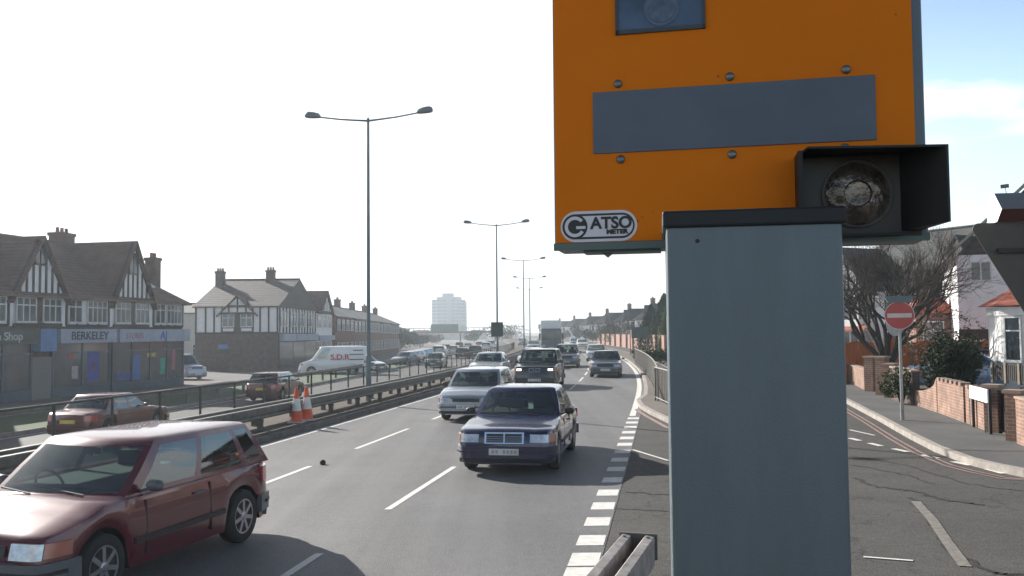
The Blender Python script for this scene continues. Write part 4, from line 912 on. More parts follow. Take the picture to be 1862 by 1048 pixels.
# timbered house with brick ground floor
b2 = thing('corner_house', 'corner house with brick ground floor, white timbered upper floor and small front gable', 'house', (-29.7, 85, LZ), 0)
MB().box(0, 7.8, .0, 16, 0, 3.5).build('ground_wall', brkd, b2); MB().box(0, 7.8, -.03, 16, 3.505, 6.1).build('upper_wall', white, b2)
g = MB(); roof_solid(g, 0, 7.8, 0, 16, 6.1, 9.0, 0, 0, .4); rf = g.build('roof', tile('roof tile dull', (.055, .042, .037)), b2)
chimney(rf, .35, 6.2, 6.9, 9.75, .75, .95); chimney(rf, 5.1, 7.4, 8.5, 9.9, .8, .8)
g = MB()
for q in (.08, 1.0, 1.8, 2.55, 5.4, 6.1, 6.9, 7.72): g.box(q-.07, q+.07, -.09, 0, 3.5, 6.1)
g.box(0, 7.8, -.1, 0, 3.42, 3.6); g.box(0, 7.8, -.1, 0, 5.95, 6.1); g.build('timber_frame', timber, b2)
cross_gable(b2, None, 2.4, 5.6, -.05, 5.35, 6.95, 3, 4)
MB().box(2.45, 5.5, -.12, -.03, 3.6, 5.35).build('bay', brownd, b2)
for q in (2.65, 4.35): window(b2, q, 4.15, 1.0, 1.1, -.14, 2, 2); MB().box(q, q+1.0, -.16, -.11, 3.68, 3.95).build('panel', white, b2)
MB().box(2.2, 3.1, -.05, .0, 2.05, 2.45).build('wall_sign', signb, b2)
# road side of the corner house: gable end and shop fronts, in a frame turned to face the road
Mr = Matrix.Translation((7.8, 0, 0))@Matrix.Rotation(math.pi/2, 4, 'Z')      # local x -> +y, front -> +x
MB().add([Mr@Vector(p_) for p_ in ((0, -.03, 6.1), (16, -.03, 6.1), (8, -.03, 8.9), (0, .3, 6.1), (16, .3, 6.1), (8, .3, 8.9))], [(0, 1, 2), (5, 4, 3), (0, 3, 4, 1), (1, 4, 5, 2), (2, 5, 3, 0)]).build('gable', white, b2)
g = MB()
for i in range(13): q = .3+15.4*i/12; h = 2.8*(1-abs(q-8)/8); g.box(q-.09, q+.09, -.1, -.02, 3.5, 6.1+h, M=Mr)
g.build('timber_frame', timber, b2)
for i in range(4): window(b2, .8+3.8*i, 4.2, 1.9, 1.3, -.05, 3, 2, M=Mr)
for i in range(3):
    g = MB(); a = .4+5.2*i; g.box(a, a+4.9, -.4, .02, 2.7, 3.4, M=Mr); g.build('shop_sign', signw, b2)
    g = MB(); g.box(a, a+4.9, -.05, .0, .4, 2.6, M=Mr); g.build('shop_window', shopglass, b2)
# second gabled block and the terrace beyond
def roadhouse(Y0, n, wd, ez, zr, label, wallm=brkd, rm=rooft, gab=False, x=-21.9, depth=9, name='terraced_house', grp=None, shopf=False):
    th = thing(name, label, 'house', (x, Y0, LZ), math.pi/2, grp)
    MB().box(0, wd, 0, depth, 0, ez).build('wall', wallm, th); g = MB(); roof_solid(g, 0, wd, 0, depth, ez, zr, 0, 0); rf_ = g.build('roof', rm, th)
    if gab: cross_gable(th, None, wd*.15, wd*.85, -.1, ez, zr-.2, depth/2, 6)
    chimney(rf_, wd-.6, depth/2, zr-.6, zr+1.1, 1.2, .8)
    k = int(wd//3)
    for i in range(k):
        a = wd*(i+.5)/k-.9; window(th, a, ez-1.75, 1.7, 1.3, -.12 if not gab else -.05, 3, 2)
        if shopf: MB().box(a-.4, a+2.1, -.05, 0, .3, 2.5).build('shop_window', shopglass, th)
        else: window(th, a, .8, 1.7, 1.4, -.12, 3, 2)
    if shopf: MB().box(.1, wd-.1, -.4, .02, 2.65, 3.2).build('shop_sign', signw, th)
    return th
roadhouse(101.3, 1, 9, 5.9, 8.5, 'gabled white timbered block adjoining the corner house', white, rooft, True, shopf=True)
for i in range(5):
    roadhouse(112.5+i*12.6, 1, 12.5, 5.6-.1*i, 7.6-.12*i, ['first brick terraced house after the gabled block, nearest chimney', 'second brick terraced house of the row', 'third brick terraced house, behind the near lamp post', 'fourth brick terraced house, almost at the end of the row', 'last brick terraced house before the dark bushes'][i], brk, roofd, False, grp='brick terraced houses on the left')
# tower block, far
tw = at_Y(816, 600, 700); W_ = 26.0; towm = mat('tower concrete', (.26, .30, .33), .8, var=.08, scale=.1)
t_ = thing('tower_block', 'pale grey tower block rising alone in the far distance', 'building', (tw.x, 700, LZ))
MB().box(-13, -2.5, 0, 14, 0, 29.3).build('wing', towm, t_); MB().box(1.5, 13.3, 1, 14, 0, 28.0).build('wing', towm, t_); MB().box(-9, 9.5, -2, 13, 0, 31.2).build('core', mat('tower core', (.2, .23, .26), .8), t_); MB().box(-5, 3.5, 2, 10, 31.2, 34.2).build('roof_plant', mat('tower core', (.4,)*3), t_)
for i in range(11):
    for a, b, yy in ((-12.2, -9.6, 0), (-8.3, -5.2, -2), (-4.4, -1.4, -2), (2.6, 5.0, -2), (6, 8.8, -2), (10.2, 12.8, 1)):
        MB().box(a, b, yy-.12, yy, 1.6+i*2.6, 3.0+i*2.6).build('window', mat('tower window', (.12, .15, .18), .2), t_)
        if yy == -2: MB().box(a-.2, b+.2, yy-.9, yy-.13, 1.1+i*2.6, 1.5+i*2.6).build('balcony', towm, t_)
# gantry with green sign
GY = 330; ga = at_Y(722, 607, GY); gb = at_Y(902, 607, GY); gs = thing('sign_gantry', 'thin lattice gantry across the far road carrying a green sign', 'gantry', (ga.x, GY, LZ))
Lg = gb.x-ga.x; zg_ = at_Y(815, 605, GY).z-LZ; g = MB()
g.box(0, Lg, -.3, 0, zg_-.2, zg_+.5); g.box(0, Lg, -.3, 0, zg_+1.5, zg_+1.75)
for i in range(19): q = Lg*i/18; g.box(q-.08, q+.08, -.2, 0, zg_+.5, zg_+1.5)
g.build('truss', mat('gantry steel', (.05, .07, .07), .6), gs)
for q in (.3, Lg*.64, Lg-.3): MB().box(q-.25, q+.25, -.2, .3, -1, zg_).build('leg', galvd, gs)
sa = at_Y(783, 590, GY-.6); sb = at_Y(833, 605, GY-.6); MB().box(sa.x-ga.x, sb.x-ga.x, -.7, -.5, sb.z-LZ, sa.z-LZ).build('sign_panel', mat('motorway sign green', (.04, .12, .09), .6), gs)
sa = at_Y(834, 591, GY-.6); sb = at_Y(847, 603, GY-.6); MB().box(sa.x-ga.x, sb.x-ga.x, -.7, -.5, sb.z-LZ, sa.z-LZ).build('sign_panel', white, gs)
# semi-detached houses
def semi(label, x, y, z, rz, s=1.0, grp=None, rm=roofd, bayr=None, wm=whiter, hips=6.6, gableh=2.2, zr=8.6, chim=True):
    th = thing('semi_detached_house', label, 'house', (x, y, z), rz, grp); W2 = 8.5; hD = 9
    MB().box(-W2, W2, 0, hD, 0, 5.3).build('wall', wm, th); MB().box(-W2-.02, W2+.02, -.02, .3, 0, 1.0).build('plinth', brk, th)
    g = MB(); roof_solid(g, -W2, W2, 0, hD, 5.3, zr, hips, hips, .4); rf_ = g.build('roof', rm, th)
    if chim: chimney(rf_, 0, hD/2, 8.2, 9.9, 1.5, .9, brkd, 4)
    for sg in (-1, 1):
        c_ = sg*4.6; g = MB(); pl = [(c_-1.7, 0), (c_-1.1, -.8), (c_+1.1, -.8), (c_+1.7, 0)]
        g.prism(pl, 0, .95, None, 1); g.prism(pl, 2.35, 3.15, None, 0); g.prism(pl, 4.8, 5.35, None, 0); g.prism([(a*.98+c_*.02, b+.02) for a, b in pl], .95, 2.35, None, 2); g.prism([(a*.98+c_*.02, b+.02) for a, b in pl], 3.15, 4.8, None, 2)
        bay = g.build('bay', [white, brk, winglass], th)
        g = MB()
        for q, yy in ((-1.7, .0), (-1.1, -.8), (-.37, -.8), (.37, -.8), (1.1, -.8), (1.7, .0)):
            for z0_, z1_ in ((.95, 2.35), (3.15, 4.8)): g.box(c_+q-.06, c_+q+.06, yy-.04, yy+.06, z0_, z1_)
        g.build('window_frame', framew, bay)
        cross_gable(th, None, c_-1.9, c_+1.9, -.8, 5.3, 5.3+gableh, 4.5, 5, rm=rm)
        if bayr: MB().slab((c_-2, -1.3, 2.4), (c_+2, -1.3, 2.4), (c_+1.6, .0, 3.1), (c_-1.6, .0, 3.1), .1).build('bay_roof', bayr, th)
        d0 = sg*1.4; MB().box(d0-.5, d0+.5, -.06, .0, .1, 2.2).build('door', mat('door brown', (.12, .04, .03), .5), th); window(th, d0-.45, 3.4, .9, 1.1, 0, 2, 2)
        window(th, sg*7.3-.5, 3.4, 1.0, 1.1, 0, 2, 2)
    return th
first = semi('white semi detached pair on the right, nearest of the distant row', R(142)+10.2, 142, 0, -math.pi/2-.02, grp='semi detached houses in the distant right row')
labs = ['second pair in the distant right row, behind the bare bushes', 'third distant pair, with its gables above the parked cars', 'fourth distant pair from the conifers', 'fifth distant pair from the conifers, halfway along the row', 'sixth distant pair from the conifers', 'seventh distant pair of the right row', 'last and smallest distant pair, above the lorry', 'ninth distant pair of the right row', 'tenth distant pair, near the far end of the row', 'last and smallest pair at the far end of the right row']
first.scale = (.9, .9, .88)
for Y, lb in zip((172, 206, 250, 296, 350, 415, 480), labs):
    o = dup(first); o.location = (R(Y)+10.2, Y, 0); o.rotation_euler = (0, 0, -math.pi/2-.02-head(Y)); o['label'] = lb
# right foreground houses behind the fence
semi('semi detached house with white bays behind the bare tree, red tiled bay roofs', 27.0, 62, 0, -R_(62), rm=roofd, bayr=roofr, gableh=3.0, hips=4.5, zr=9.5, chim=False)
semi('white timber gabled house half hidden behind the camera post, beyond the orange fence', 21.5, 86, 0, -R_(68), rm=roofd, bayr=roofr, gableh=3.0, chim=False)
wa = at_Y(1744, 600, 46); wh = thing('white_house', 'white rendered house with steep brown roof and one upper window, right of the bare tree', 'house', (wa.x, 46, 0), -R_(21))
MB().box(0, 9, 0, 9, 0, 6.15).build('wall', whiter, wh)
g = MB(); g.slab((-.5, -.5, 6.1), (4.5, -.5, 10.9), (4.5, 9.4, 10.9), (-.5, 9.4, 6.1), .16); g.slab((4.5, -.5, 10.91), (9.5, -.5, 6.1), (9.5, 9.4, 6.1), (4.5, 9.4, 10.91), .16)
rf_ = g.build('roof', roofd, wh); MB().add([(0, 0, 6.15), (9, 0, 6.15), (4.5, 0, 10.7), (0, .3, 6.15), (9, .3, 6.15), (4.5, .3, 10.7)], [(0, 1, 2), (5, 4, 3), (0, 3, 4, 1), (1, 4, 5, 2), (2, 5, 3, 0)]).build('gable', mat('gable tile hanging', (.045, .035, .035), .85, var=.3, scale=4), wh)
g = MB(); g.bar((-.55, -.52, 6.05), (4.5, -.52, 10.85), .12, .3, up=Vector((0, 1, 0))); g.build('barge_board', mat('barge board', (.30, .27, .2), .7), wh)
q = at_Y(1768, 510, 45.8); q2 = at_Y(1797, 478, 45.8); window(wh, q.x-wa.x, q.z, q2.x-q.x, q2.z-q.z, 0, 2, 1); MB().box(3.6, 3.72, -.1, 0, 0, 6.1).build('drainpipe', timber, wh)
MB().box(-.02, 9.02, -.03, .0, 1.9, 2.4).build('string_course', brownd, wh); 
g = MB(); a_ = Vector((at_Y(1772, 372, 50).x-wa.x, 4, 0)); g.bar((a_.x, 3.9, 8.5), (a_.x-.25, 3.9, at_Y(1764, 345, 50).z), .03); g.bar((a_.x-.45, 3.9, at_Y(1764, 347, 50).z), (a_.x-.05, 3.9, at_Y(1764, 346, 50).z), .1, .2); g.build('aerial', galvd, wh)
ba = at_Y(1846, 640, 33); bh = thing('bay_porch', 'white bay with tall windows and small red tiled roof at the right edge', 'bay window', (ba.x, 33, 0), -R_(12))
MB().prism([(-.45, 0), (.1, -.8), (2.2, -.8), (2.8, 0), (2.8, 1.5), (-.45, 1.5)], 0, 2.9).build('wall', white, bh)
g = MB(); g.add([(-.8, -.2, 3.25), (0, -1.1, 3.25), (2.5, -1.1, 3.25), (3.1, -.2, 3.25), (3.1, 1.6, 3.25), (-.8, 1.6, 3.25), (1.2, .8, 4.5)], [(0, 1, 6), (1, 2, 6), (2, 3, 6), (3, 4, 6), (4, 5, 6), (5, 0, 6), (5, 4, 3, 2, 1, 0)]); g.build('roof', roofr, bh)
MB().prism([(-.5, -.05), (.08, -.88), (2.25, -.88), (2.9, -.05), (2.9, 1.5), (-.5, 1.5)], 2.9, 3.2).build('eaves', white, bh)
for q in (.25, .95, 1.65): window(bh, q, 1.3, .5, 1.5, -.82, 1, 2)
Mw = Matrix.Translation((-.45, 0, 0))@Matrix.Rotation(math.atan2(-.8, .55), 4, 'Z'); window(bh, .2, 1.3, .58, 1.5, 0, 1, 2, M=Mw)
po = at_Y(1722, 560, 50); pr = thing('porch', 'small porch with steep red tiled roof beside the white house', 'porch', (po.x-.9, 50, 0), -R_(10))
MB().box(-.8, 1.0, 0, 2, 0, 3.3).build('wall', brk, pr); MB().add([(-1.1, -.3, 3.3), (1.3, -.3, 3.3), (1.3, 2.3, 3.3), (-1.1, 2.3, 3.3), (.1, 1, 5.0)], [(0, 1, 4), (1, 2, 4), (2, 3, 4), (3, 0, 4), (3, 2, 1, 0)]).build('roof', roofr, pr); window(pr, -.4, 1.2, 1.0, 1.6, 0, 2, 2)
# brick garden walls, pillars, fences
def wallseg(label, a, b, h0, h1, t=.22, m=brky, cap=True, name='brick_wall', notch=False, curve=0):
    a = Vector(a); b = Vector(b); l = (b-a).length; an = math.atan2(b.y-a.y, b.x-a.x); th = thing(name, label, 'wall', a, an)
    g = MB(); n = 12
    for i in range(n):
        u0, u1 = i/n, (i+1)/n; f = lambda u: h0+(h1-h0)*(u if not curve else (1-math.sqrt(max(0, 1-u*u)) if curve > 0 else math.sin(u*math.pi/2)))
        g.hexa([(l*u0, 0, -.12), (l*u1, 0, -.12), (l*u1, t, -.12), (l*u0, t, -.12), (l*u0, 0, f(u0)), (l*u1, 0, f(u1)), (l*u1, t, f(u1)), (l*u0, t, f(u0))])
    g.build('wall', m, th)
    if notch:
        g = MB(); k = int(l/.45)
        for i in range(k): g.box(l*(i+.1)/k, l*(i+.6)/k, -.01, t+.01, min(h0, h1)-.0, min(h0, h1)+.09)
        g.build('coping', m, th)
    elif cap and not curve: MB().hexa([(0, -.03, h0), (l, -.03, h1), (l, t+.03, h1), (0, t+.03, h0), (0, -.03, h0+.05), (l, -.03, h1+.05), (l, t+.03, h1+.05), (0, t+.03, h0+.05)]).build('coping', mat('coping', (.3, .22, .17), .9, var=.2), th)
    return th
def G(px, py): v = at_z(px, py, .12); return v
def pillar(label, px, py, h, w_=.36, m=brky):
    v = G(px, py); th = thing('brick_pillar', label, 'pillar', v, R_(-50)); MB().box(-w_/2, w_/2, 0, w_, -.1, h).build('shaft', m, th); MB().box(-w_/2-.04, w_/2+.04, -.04, w_+.04, h, h+.07).build('cap', mat('coping', (.3,)*3), th)
wallseg('low brick wall behind the camera post, farthest along the side pavement', G(1490, 668), G(1576, 711), .75, .75)
pillar('farthest brick gate pillar of the side pavement', 1580, 712, 1.25); pillar('middle brick gate pillar, second of three beyond the no entry sign', 1601, 719, 1.3); pillar('nearest brick gate pillar beyond the no entry sign pole', 1617, 724, 1.1)
wallseg('dark brick garden wall panel beside the no entry pole', G(1620, 726), G(1660, 736), 1.05, 1.0, m=brkd)  # this panel takes the darker brick
wallseg('swooping brick wall rising toward the white sign', G(1652, 732), G(1704, 750), .42, .95, cap=False, curve=1)
wallseg('notched brick wall left of the white street name plate', G(1705, 750), G(1753, 768), .88, .88, notch=True)
wallseg('brick wall behind the white street name plate', G(1757, 769), G(1795, 784), .85, .85, notch=True)
pillar('brick gate pillar right of the white street name plate', 1803, 787, 1.0, .3); pillar('brick gate pillar nearest the right edge', 1843, 803, .98, .3)
wallseg('brick wall running out at the right edge', G(1849, 806), G(1930, 838), .9, .9)
a = G(1806, 788)+Vector((.3, .3, 0)); b = G(1840, 801)+Vector((.3, .3, 0)); tf = thing('garden_gate', 'dark timber gate between two brick pillars at the right', 'gate', a, math.atan2(b.y-a.y, b.x-a.x)); l = (b-a).length
g = MB()
for i in range(8): g.box(l*i/8+.01, l*(i+1)/8-.01, 0, .03, .05, .95)
g.build('boards', timber, tf); MB().box(0, l, .03, .07, .2, .3).build('rail', timber, tf)
v1 = G(1762, 748); na = at_Y(1763, 722, 22.8); nb = at_Y(1797, 724, 21.9)
sn = thing('street_name_plate', 'blank looking white street name plate on two dark posts before the brick wall', 'sign', (G(1767, 776)), math.atan2(G(1800, 790).y-G(1767, 776).y, G(1800, 790).x-G(1767, 776).x)); ln = (G(1800, 790)-G(1767, 776)).length
MB().box(0, ln, -.03, 0, .68, .98).build('plate', mat('name plate white', (.85, .85, .84), .5, var=.03), sn)
for q in (.06, ln-.06): MB().box(q-.035, q+.035, 0, .06, -.1, .99).build('post', timber, sn)
fencem = mat('orange stained fence', (.50, .13, .025), .75, var=.3, scale=3, stretch=(6, 6, .3))
def panel_fence(label, a, b, h, n, m=None, scal=0):
    a = Vector(a); b = Vector(b); l = (b-a).length; th = thing('panel_fence', label, 'fence', a, math.atan2(b.y-a.y, b.x-a.x)); m = m or fencem
    for i in range(n):
        g = MB(); k = 14
        for j in range(k):
            x0, x1 = l*(i+j/k)/n, l*(i+(j+1)/k)/n; hh = h+scal*math.sin(math.pi*(j+.5)/k); g.box(x0+.004, x1-.004, (j % 2)*.012, .02+(j % 2)*.012, 0, hh)
        g.build('panel', m, th); MB().box(l*i/n-.05, l*i/n+.05, -.03, .07, -.1, h+.06).build('post', mat('fence post', (.2, .17, .13), .9), th)
panel_fence('orange brown panel fence behind the bare tree', (13.2, 40.5, .05), (23.0, 42.0, .05), 1.75, 6, scal=.12)
panel_fence('red brown panel fence with wavy top behind the parked blue car', (23.3, 42.4, .1), (31, 44, .1), 1.95, 5, mat('red fence', (.22, .035, .02), .8, var=.3), .14)
panel_fence('short dark picket fence in front of the parked cars at right', at_Y(1805, 690, 30.0)*1, at_Y(1880, 700, 28)*1, .5, 3, timber)
# parked cars right
vehicle('blue_car', 'blue car parked behind the dark bush by the red fence', 'car', (17.2, 34.0, .15), -R_(105), P_lblue, detail=1, **SALOON)
vehicle('dark_car', 'dark car parked behind the blue one near the red fence', 'car', (20.6, 37.8, .15), -R_(100), P_blk, detail=0, **HATCH)
# ------------------------------------------------------------------ vegetation
def leafmat(name, c): return mat(name, c, .85, var=.5, scale=1.2, spec=.15)
lf_dark = leafmat('leaves dark green', (.025, .04, .018)); lf_mid = leafmat('leaves mid', (.04, .075, .025)); lf_brown = leafmat('twigs brown', (.09, .065, .04)); lf_con = leafmat('conifer', (.02, .055, .02)); lf_lc = leafmat('conifer light', (.07, .10, .02)); bark = mat('bark', (.045, .038, .032), .95, var=.3, scale=8)
def crown(th, blobs, n, sz, m, rnd, name='crown'):
    g = MB()
    for i in range(n):
        c_, r_ = blobs[rnd.randrange(len(blobs))]; 
        while True:
            v = Vector((rnd.uniform(-1, 1), rnd.uniform(-1, 1), rnd.uniform(-1, 1)))
            if v.length < 1: break
        v = v.normalized()*(v.length**.45); p_ = Vector(c_)+Vector((v.x*r_[0], v.y*r_[1], v.z*r_[2]))
        a1 = Vector((rnd.uniform(-1, 1), rnd.uniform(-1, 1), rnd.uniform(-1, 1))).normalized(); a2 = a1.orthogonal().normalized(); s_ = sz*rnd.uniform(.5, 1.3)
        g.add([p_-a1*s_, p_+a2*s_*.5, p_+a1*s_, p_-a2*s_*.5], [(0, 1, 2, 3)])
    return g.build(name, m, th)
def bush(label, x, y, z, w_, h, m, n=1500, sz=.07, seed=1, name='bush', grp=None, blobs=None, cat='bush'):
    rnd = random.Random(seed); th = thing(name, label, cat, (x, y, z), 0, grp)
    if blobs is None: blobs = [((rnd.uniform(-.3, .3)*w_, rnd.uniform(-.2, .2)*w_, h*rnd.uniform(.3, .75)), (w_*rnd.uniform(.2, .34),)*2+(h*rnd.uniform(.18, .3),)) for _ in range(9)]
    crown(th, blobs, n, sz, m, rnd)
    g = MB()
    for k in range(7): a = k*.9; g.tube([(0, 0, -.05), (math.cos(a)*w_*.12, math.sin(a)*w_*.12, h*.4), (math.cos(a)*w_*.25, math.sin(a)*w_*.25, h*.7)], [.04, .03, .012], 5)
    g.build('stems', bark, th); return th
def conifer(label, x, y, h, r, m, seed, n=3500):
    rnd = random.Random(seed); th = thing('conifer', label, 'tree', (x, y, 0), 0, 'conifers beside the far pavement'); g = MB()
    for i in range(n):
        t = rnd.random()**.8; rr_ = r*(1-t)**.75*rnd.uniform(.72, 1.05)*(1+.12*math.sin(9*t+i % 5)); a = rnd.uniform(0, 6.283); p_ = Vector((rr_*math.cos(a), rr_*math.sin(a), h*(.05+.95*t)))
        a1 = Vector((math.cos(a)*.5, math.sin(a)*.5, 1)).normalized(); a2 = Vector((-math.sin(a), math.cos(a), rnd.uniform(-.4, .4))); s_ = rnd.uniform(.1, .25)
        g.add([p_-a1*s_, p_+a2*s_*.5, p_+a1*s_, p_-a2*s_*.5], [(0, 1, 2, 3)])
    g.build('crown', m, th); MB().tube([(0, 0, -.1), (0, 0, h*.85)], [.16, .04], 7).build('trunk', bark, th)
def baretree(label, x, y, z, h, seed, stems=5, spread=.55, depth=6, r0=.13, name='bare_tree', grp=None, twig=1.0, trunk_h=.9):
    rnd = random.Random(seed); th = thing(name, label, 'tree', (x, y, z), 0, grp); g = MB(); tw = MB()
    def br(p_, d_, l, r_, k):
        pts = [p_]; q = p_; dd = d_.copy(); ns = 3
        for i in range(ns): dd = (dd+Vector((rnd.uniform(-.16, .16), rnd.uniform(-.16, .16), rnd.uniform(-.06, .14)))).normalized(); q = q+dd*l/ns; pts.append(q)
        rs_ = [r_*(1-.35*i/ns) for i in range(ns+1)]; (g if k > 2 else tw).tube(pts, rs_, 7 if k > 2 else 3, caps=False)
        if k <= 0: return
        nb = 3 if k > 1 else 4
        for i in range(nb):
            a = rnd.uniform(0, 6.283); o_ = dd.orthogonal().normalized(); o_ = Matrix.Rotation(a, 3, dd)@o_; nd = (dd+o_*rnd.uniform(.35, .85)+Vector((0, 0, .1))).normalized()
            f_ = rnd.uniform(.45, 1); b_ = pts[1].lerp(pts[-1], f_) if i else pts[-1]; br(b_, nd, l*rnd.uniform(.58, .85), r_*.56, k-1)
    g.tube([(0, 0, -.1), (0, 0, trunk_h)], [r0*1.9, r0*1.5], 9)
    for i in range(stems):
        a = 6.283*i/stems+rnd.uniform(-.3, .3); br(Vector((math.cos(a)*r0*.5, math.sin(a)*r0*.5, trunk_h*.85)), Vector((math.cos(a)*spread, math.sin(a)*spread, 1)).normalized(), h*.30, r0, depth-1)
    g.build('trunk', bark, th, smooth=60); tw.build('twigs', mat('twig bark', (.06, .045, .035), .95), th)
tp = at_z(1592, 690, .15); baretree('large bare tree with many rising stems, behind the no entry sign', 15.9, 38.6, .1, 6.5, 5, 9, .66, 7, .13)
p_ = at_z(1725, 742, .12); bush('dense dark evergreen bush overhanging the notched brick wall', 12.75, 26.3, .1, 1.45, 2.35, lf_dark, 3600, .07, 3)
bush('loose bush trailing low at the swooping wall', 12.1, 28.4, .1, 1.3, 1.3, lf_mid, 900, .06, 8)
bush('brownish leafless shrub behind the dark bush', 15.4, 32, .1, 3.2, 2.9, lf_brown, 2600, .06, 9)
bush('brown shrub in front of the white house', 19.5, 38.5, .1, 4.2, 3.2, lf_brown, 2600, .07, 10)
bush('small green shrub behind the garden gate at the right', 12.4, 20.8, .1, 1.2, 1.0, lf_mid, 700, .05, 11)
bush('tan grassy shrub near the right edge', 12.9, 22.2, .1, 1.5, 1.35, lf_brown, 900, .05, 12)
bush('low green hedge along the fence left of the bare tree', 13.0, 41.2, .1, 4, 2.1, lf_mid, 1800, .08, 13)
c_ = [(1176, 16.8, 110, 5.6, 2.2, lf_con), (1190, 17.6, 105, 6.7, 2.5, lf_con), (1207, 18.0, 100, 7.6, 2.7, lf_con), (1200, 16.4, 96, 5.0, 1.2, lf_lc)]
for i, (px, x, y, h, r, m_) in enumerate(c_): conifer(['leftmost and shortest dark conifer', 'middle dark conifer of the group', 'tallest dark conifer, next to the camera post', 'pale yellow green conifer in front of the dark ones'][i], x, y, h, r, m_, 20+i)
for i, (px, Y, h) in enumerate(((1092, 187, 6.0), (1108, 172, 6.0), (1127, 157, 5.8), (1146, 144, 5.6))):
    q = at_Y(px, 600, Y); baretree(['first bare twiggy tree from the left above the brick garden walls', 'second bare twiggy tree above the brick garden walls', 'third bare twiggy tree above the brick garden walls', 'fourth bare twiggy tree, behind the dark sign panel'][i], q.x, Y, 0, h, 40+i, 5, .9, 5, .09, grp='bare trees above the garden walls', trunk_h=.5)
for i, (px, Y, w_, h) in enumerate(((1100, 181, 6, 3.4), (1120, 163, 6, 3.2), (1184, 66, 2.6, 1.25))):
    q = at_Y(px, 600, Y); bush(['rounded green bush at the foot of the bare trees', 'second green bush at the foot of the bare trees', 'clipped green hedge below the dark sign panel'][i], q.x, Y, 0, w_, h, lf_mid, 1300, .12, 60+i)
for i in range(6):
    Y0 = (189, 228, 273, 323, 382, 447)[i]; bush(['dark tree between the first distant pairs of the right row', 'second dark tree between the distant pairs', 'third dark tree between the distant pairs', 'fourth dark tree between the distant pairs', 'fifth dark tree between the distant pairs', 'sixth and farthest dark tree between the distant pairs'][i], R(Y0)+(7.9 if i < 4 else 11), Y0, 0, 4.6, [4.2, 3.4, 4.6, 3.8, 5.0, 4.4][i], lf_dark if i % 2 else lf_mid, 1300, .22, 120+i, name='garden_tree', cat='tree')
# brick garden walls along the far right
for i in range(12):
    Y0 = 84+i*9; a = Vector((R(Y0)+5.4, Y0, .1)); b = Vector((R(Y0+6)+5.4, Y0+6, .1)); wallseg(['reddish boundary wall nearest the camera post on the far pavement', 'second reddish boundary wall, under the dark sign panel', 'third reddish boundary wall beyond the dark sign panel', 'fourth reddish boundary wall by the bare trees', 'fifth reddish boundary wall by the bare trees', 'sixth reddish boundary wall, farther off', 'seventh reddish boundary wall, farther off', 'eighth reddish boundary wall, farther off', 'ninth reddish boundary wall, farther off', 'tenth reddish boundary wall, farther off', 'eleventh reddish boundary wall, farther off', 'last reddish boundary wall in the distance'][i], a, b, 1.9, 1.9, m=mat('far wall brick', (.30, .17, .13), .9, var=.15, scale=2))
sA = at_Y(1148, 595, 90); sB = at_Y(1180, 615, 90); ds = thing('road_sign', 'dark rectangular road sign panel on two posts by the far right railing', 'sign', (sA.x, 90, .1))
MB().box(0, sB.x-sA.x, -.05, 0, sB.z-.1, sA.z-.1).build('panel', mat('sign back', (.05, .08, .075), .6), ds)
for q in (-.12, sB.x-sA.x-.2, sB.x-sA.x+.95): MB().tube([(q, .05, 0), (q, .05, sA.z-.05)], .045, 8).build('post', galvd, ds)
lowb = lf_dark
for i, (px, Y, w_, h) in enumerate(((712, 182, 7, 5.0), (728, 190, 8, 5.6), (745, 215, 9, 4.6), (757, 240, 9, 3.6), (785, 300, 9, 3.4), (700, 176, 5, 4.2), (862, 330, 7, 4.5), (905, 300, 11, 6.3), (925, 330, 12, 6.8))):
    q = at_Y(px, 600, Y); bush(['dark rounded bush at the end of the left terrace', 'second dark bush beyond the left terrace', 'third dark bush, lower, toward the gantry', 'low dark bush left of the tower block', 'small dark bush at the foot of the tower block', 'dark bush against the last terraced house', 'small tree under the gantry right of the tower', 'leafy mass at the road end, left of the third lamp', 'dark leafy tree at the far end of the right row'][i], q.x, Y, LZ, w_, h, lf_dark, 1500, .25, 80+i)
q = at_Y(930, 610, 400)
for i, px in enumerate((765, 800, 835, 868)):
    q = at_Y(px, 620, 420+20*i); t2 = thing('house', ['tiny far house left below the gantry sign', 'tiny far house directly below the gantry sign', 'tiny far house right below the tower', 'tiny far house by the second lamp base'][i], 'house', (q.x, 420+20*i, LZ))
    MB().box(-5, 5, 0, 8, 0, 3.0).build('wall', pale, t2); g = MB(); roof_solid(g, -5, 5, 0, 8, 3.0, 4.9, 2, 2); g.build('roof', roofr, t2)
# ------------------------------------------------------------------ signs on the right
SB = at_z(1641, 764, .12); ns = thing('no_entry_sign', 'round red no entry sign with white bar on a grey pole', 'sign', SB, -R_(20))
Yd = SB.y; dz = at_Y(1636, 574, Yd).z-.12; g = MB(); g.tube([(0, 0, -.1), (0, 0, .45)], .05, 10); g.tube([(0, 0, .45), (0, 0, dz+.15)], .038, 10); g.build('pole', galv, ns, smooth=40)
redp = mat('sign red', (.42, .06, .05), .45, var=.1); sgw = mat('sign white', (.55, .50, .45), .5)
MD = lambda y: Matrix.Translation((0, y, dz))@Matrix.Rotation(math.pi/2, 4, 'X')
g = MB(); g.prism(circ(.36), 0, .012, MD(-.06), 0); g.build('rim', mat('sign rim', (.55, .55, .52), .5), ns)
d_ = MB().prism(circ(.345), 0, .004, MD(-.0725), 0).build('disc', redp, ns); MB().box(-.29, .29, -.081, -.077, dz-.055, dz+.055).build('bar', sgw, d_)
Mb = Matrix.Translation((-.10, .33, dz-.20))@Matrix.Rotation(R_(48), 4, 'Z')@Matrix.Rotation(math.pi/2, 4, 'X'); MB().prism(circ(.33), 0, .012, Mb).build('rear_disc', galv, ns)
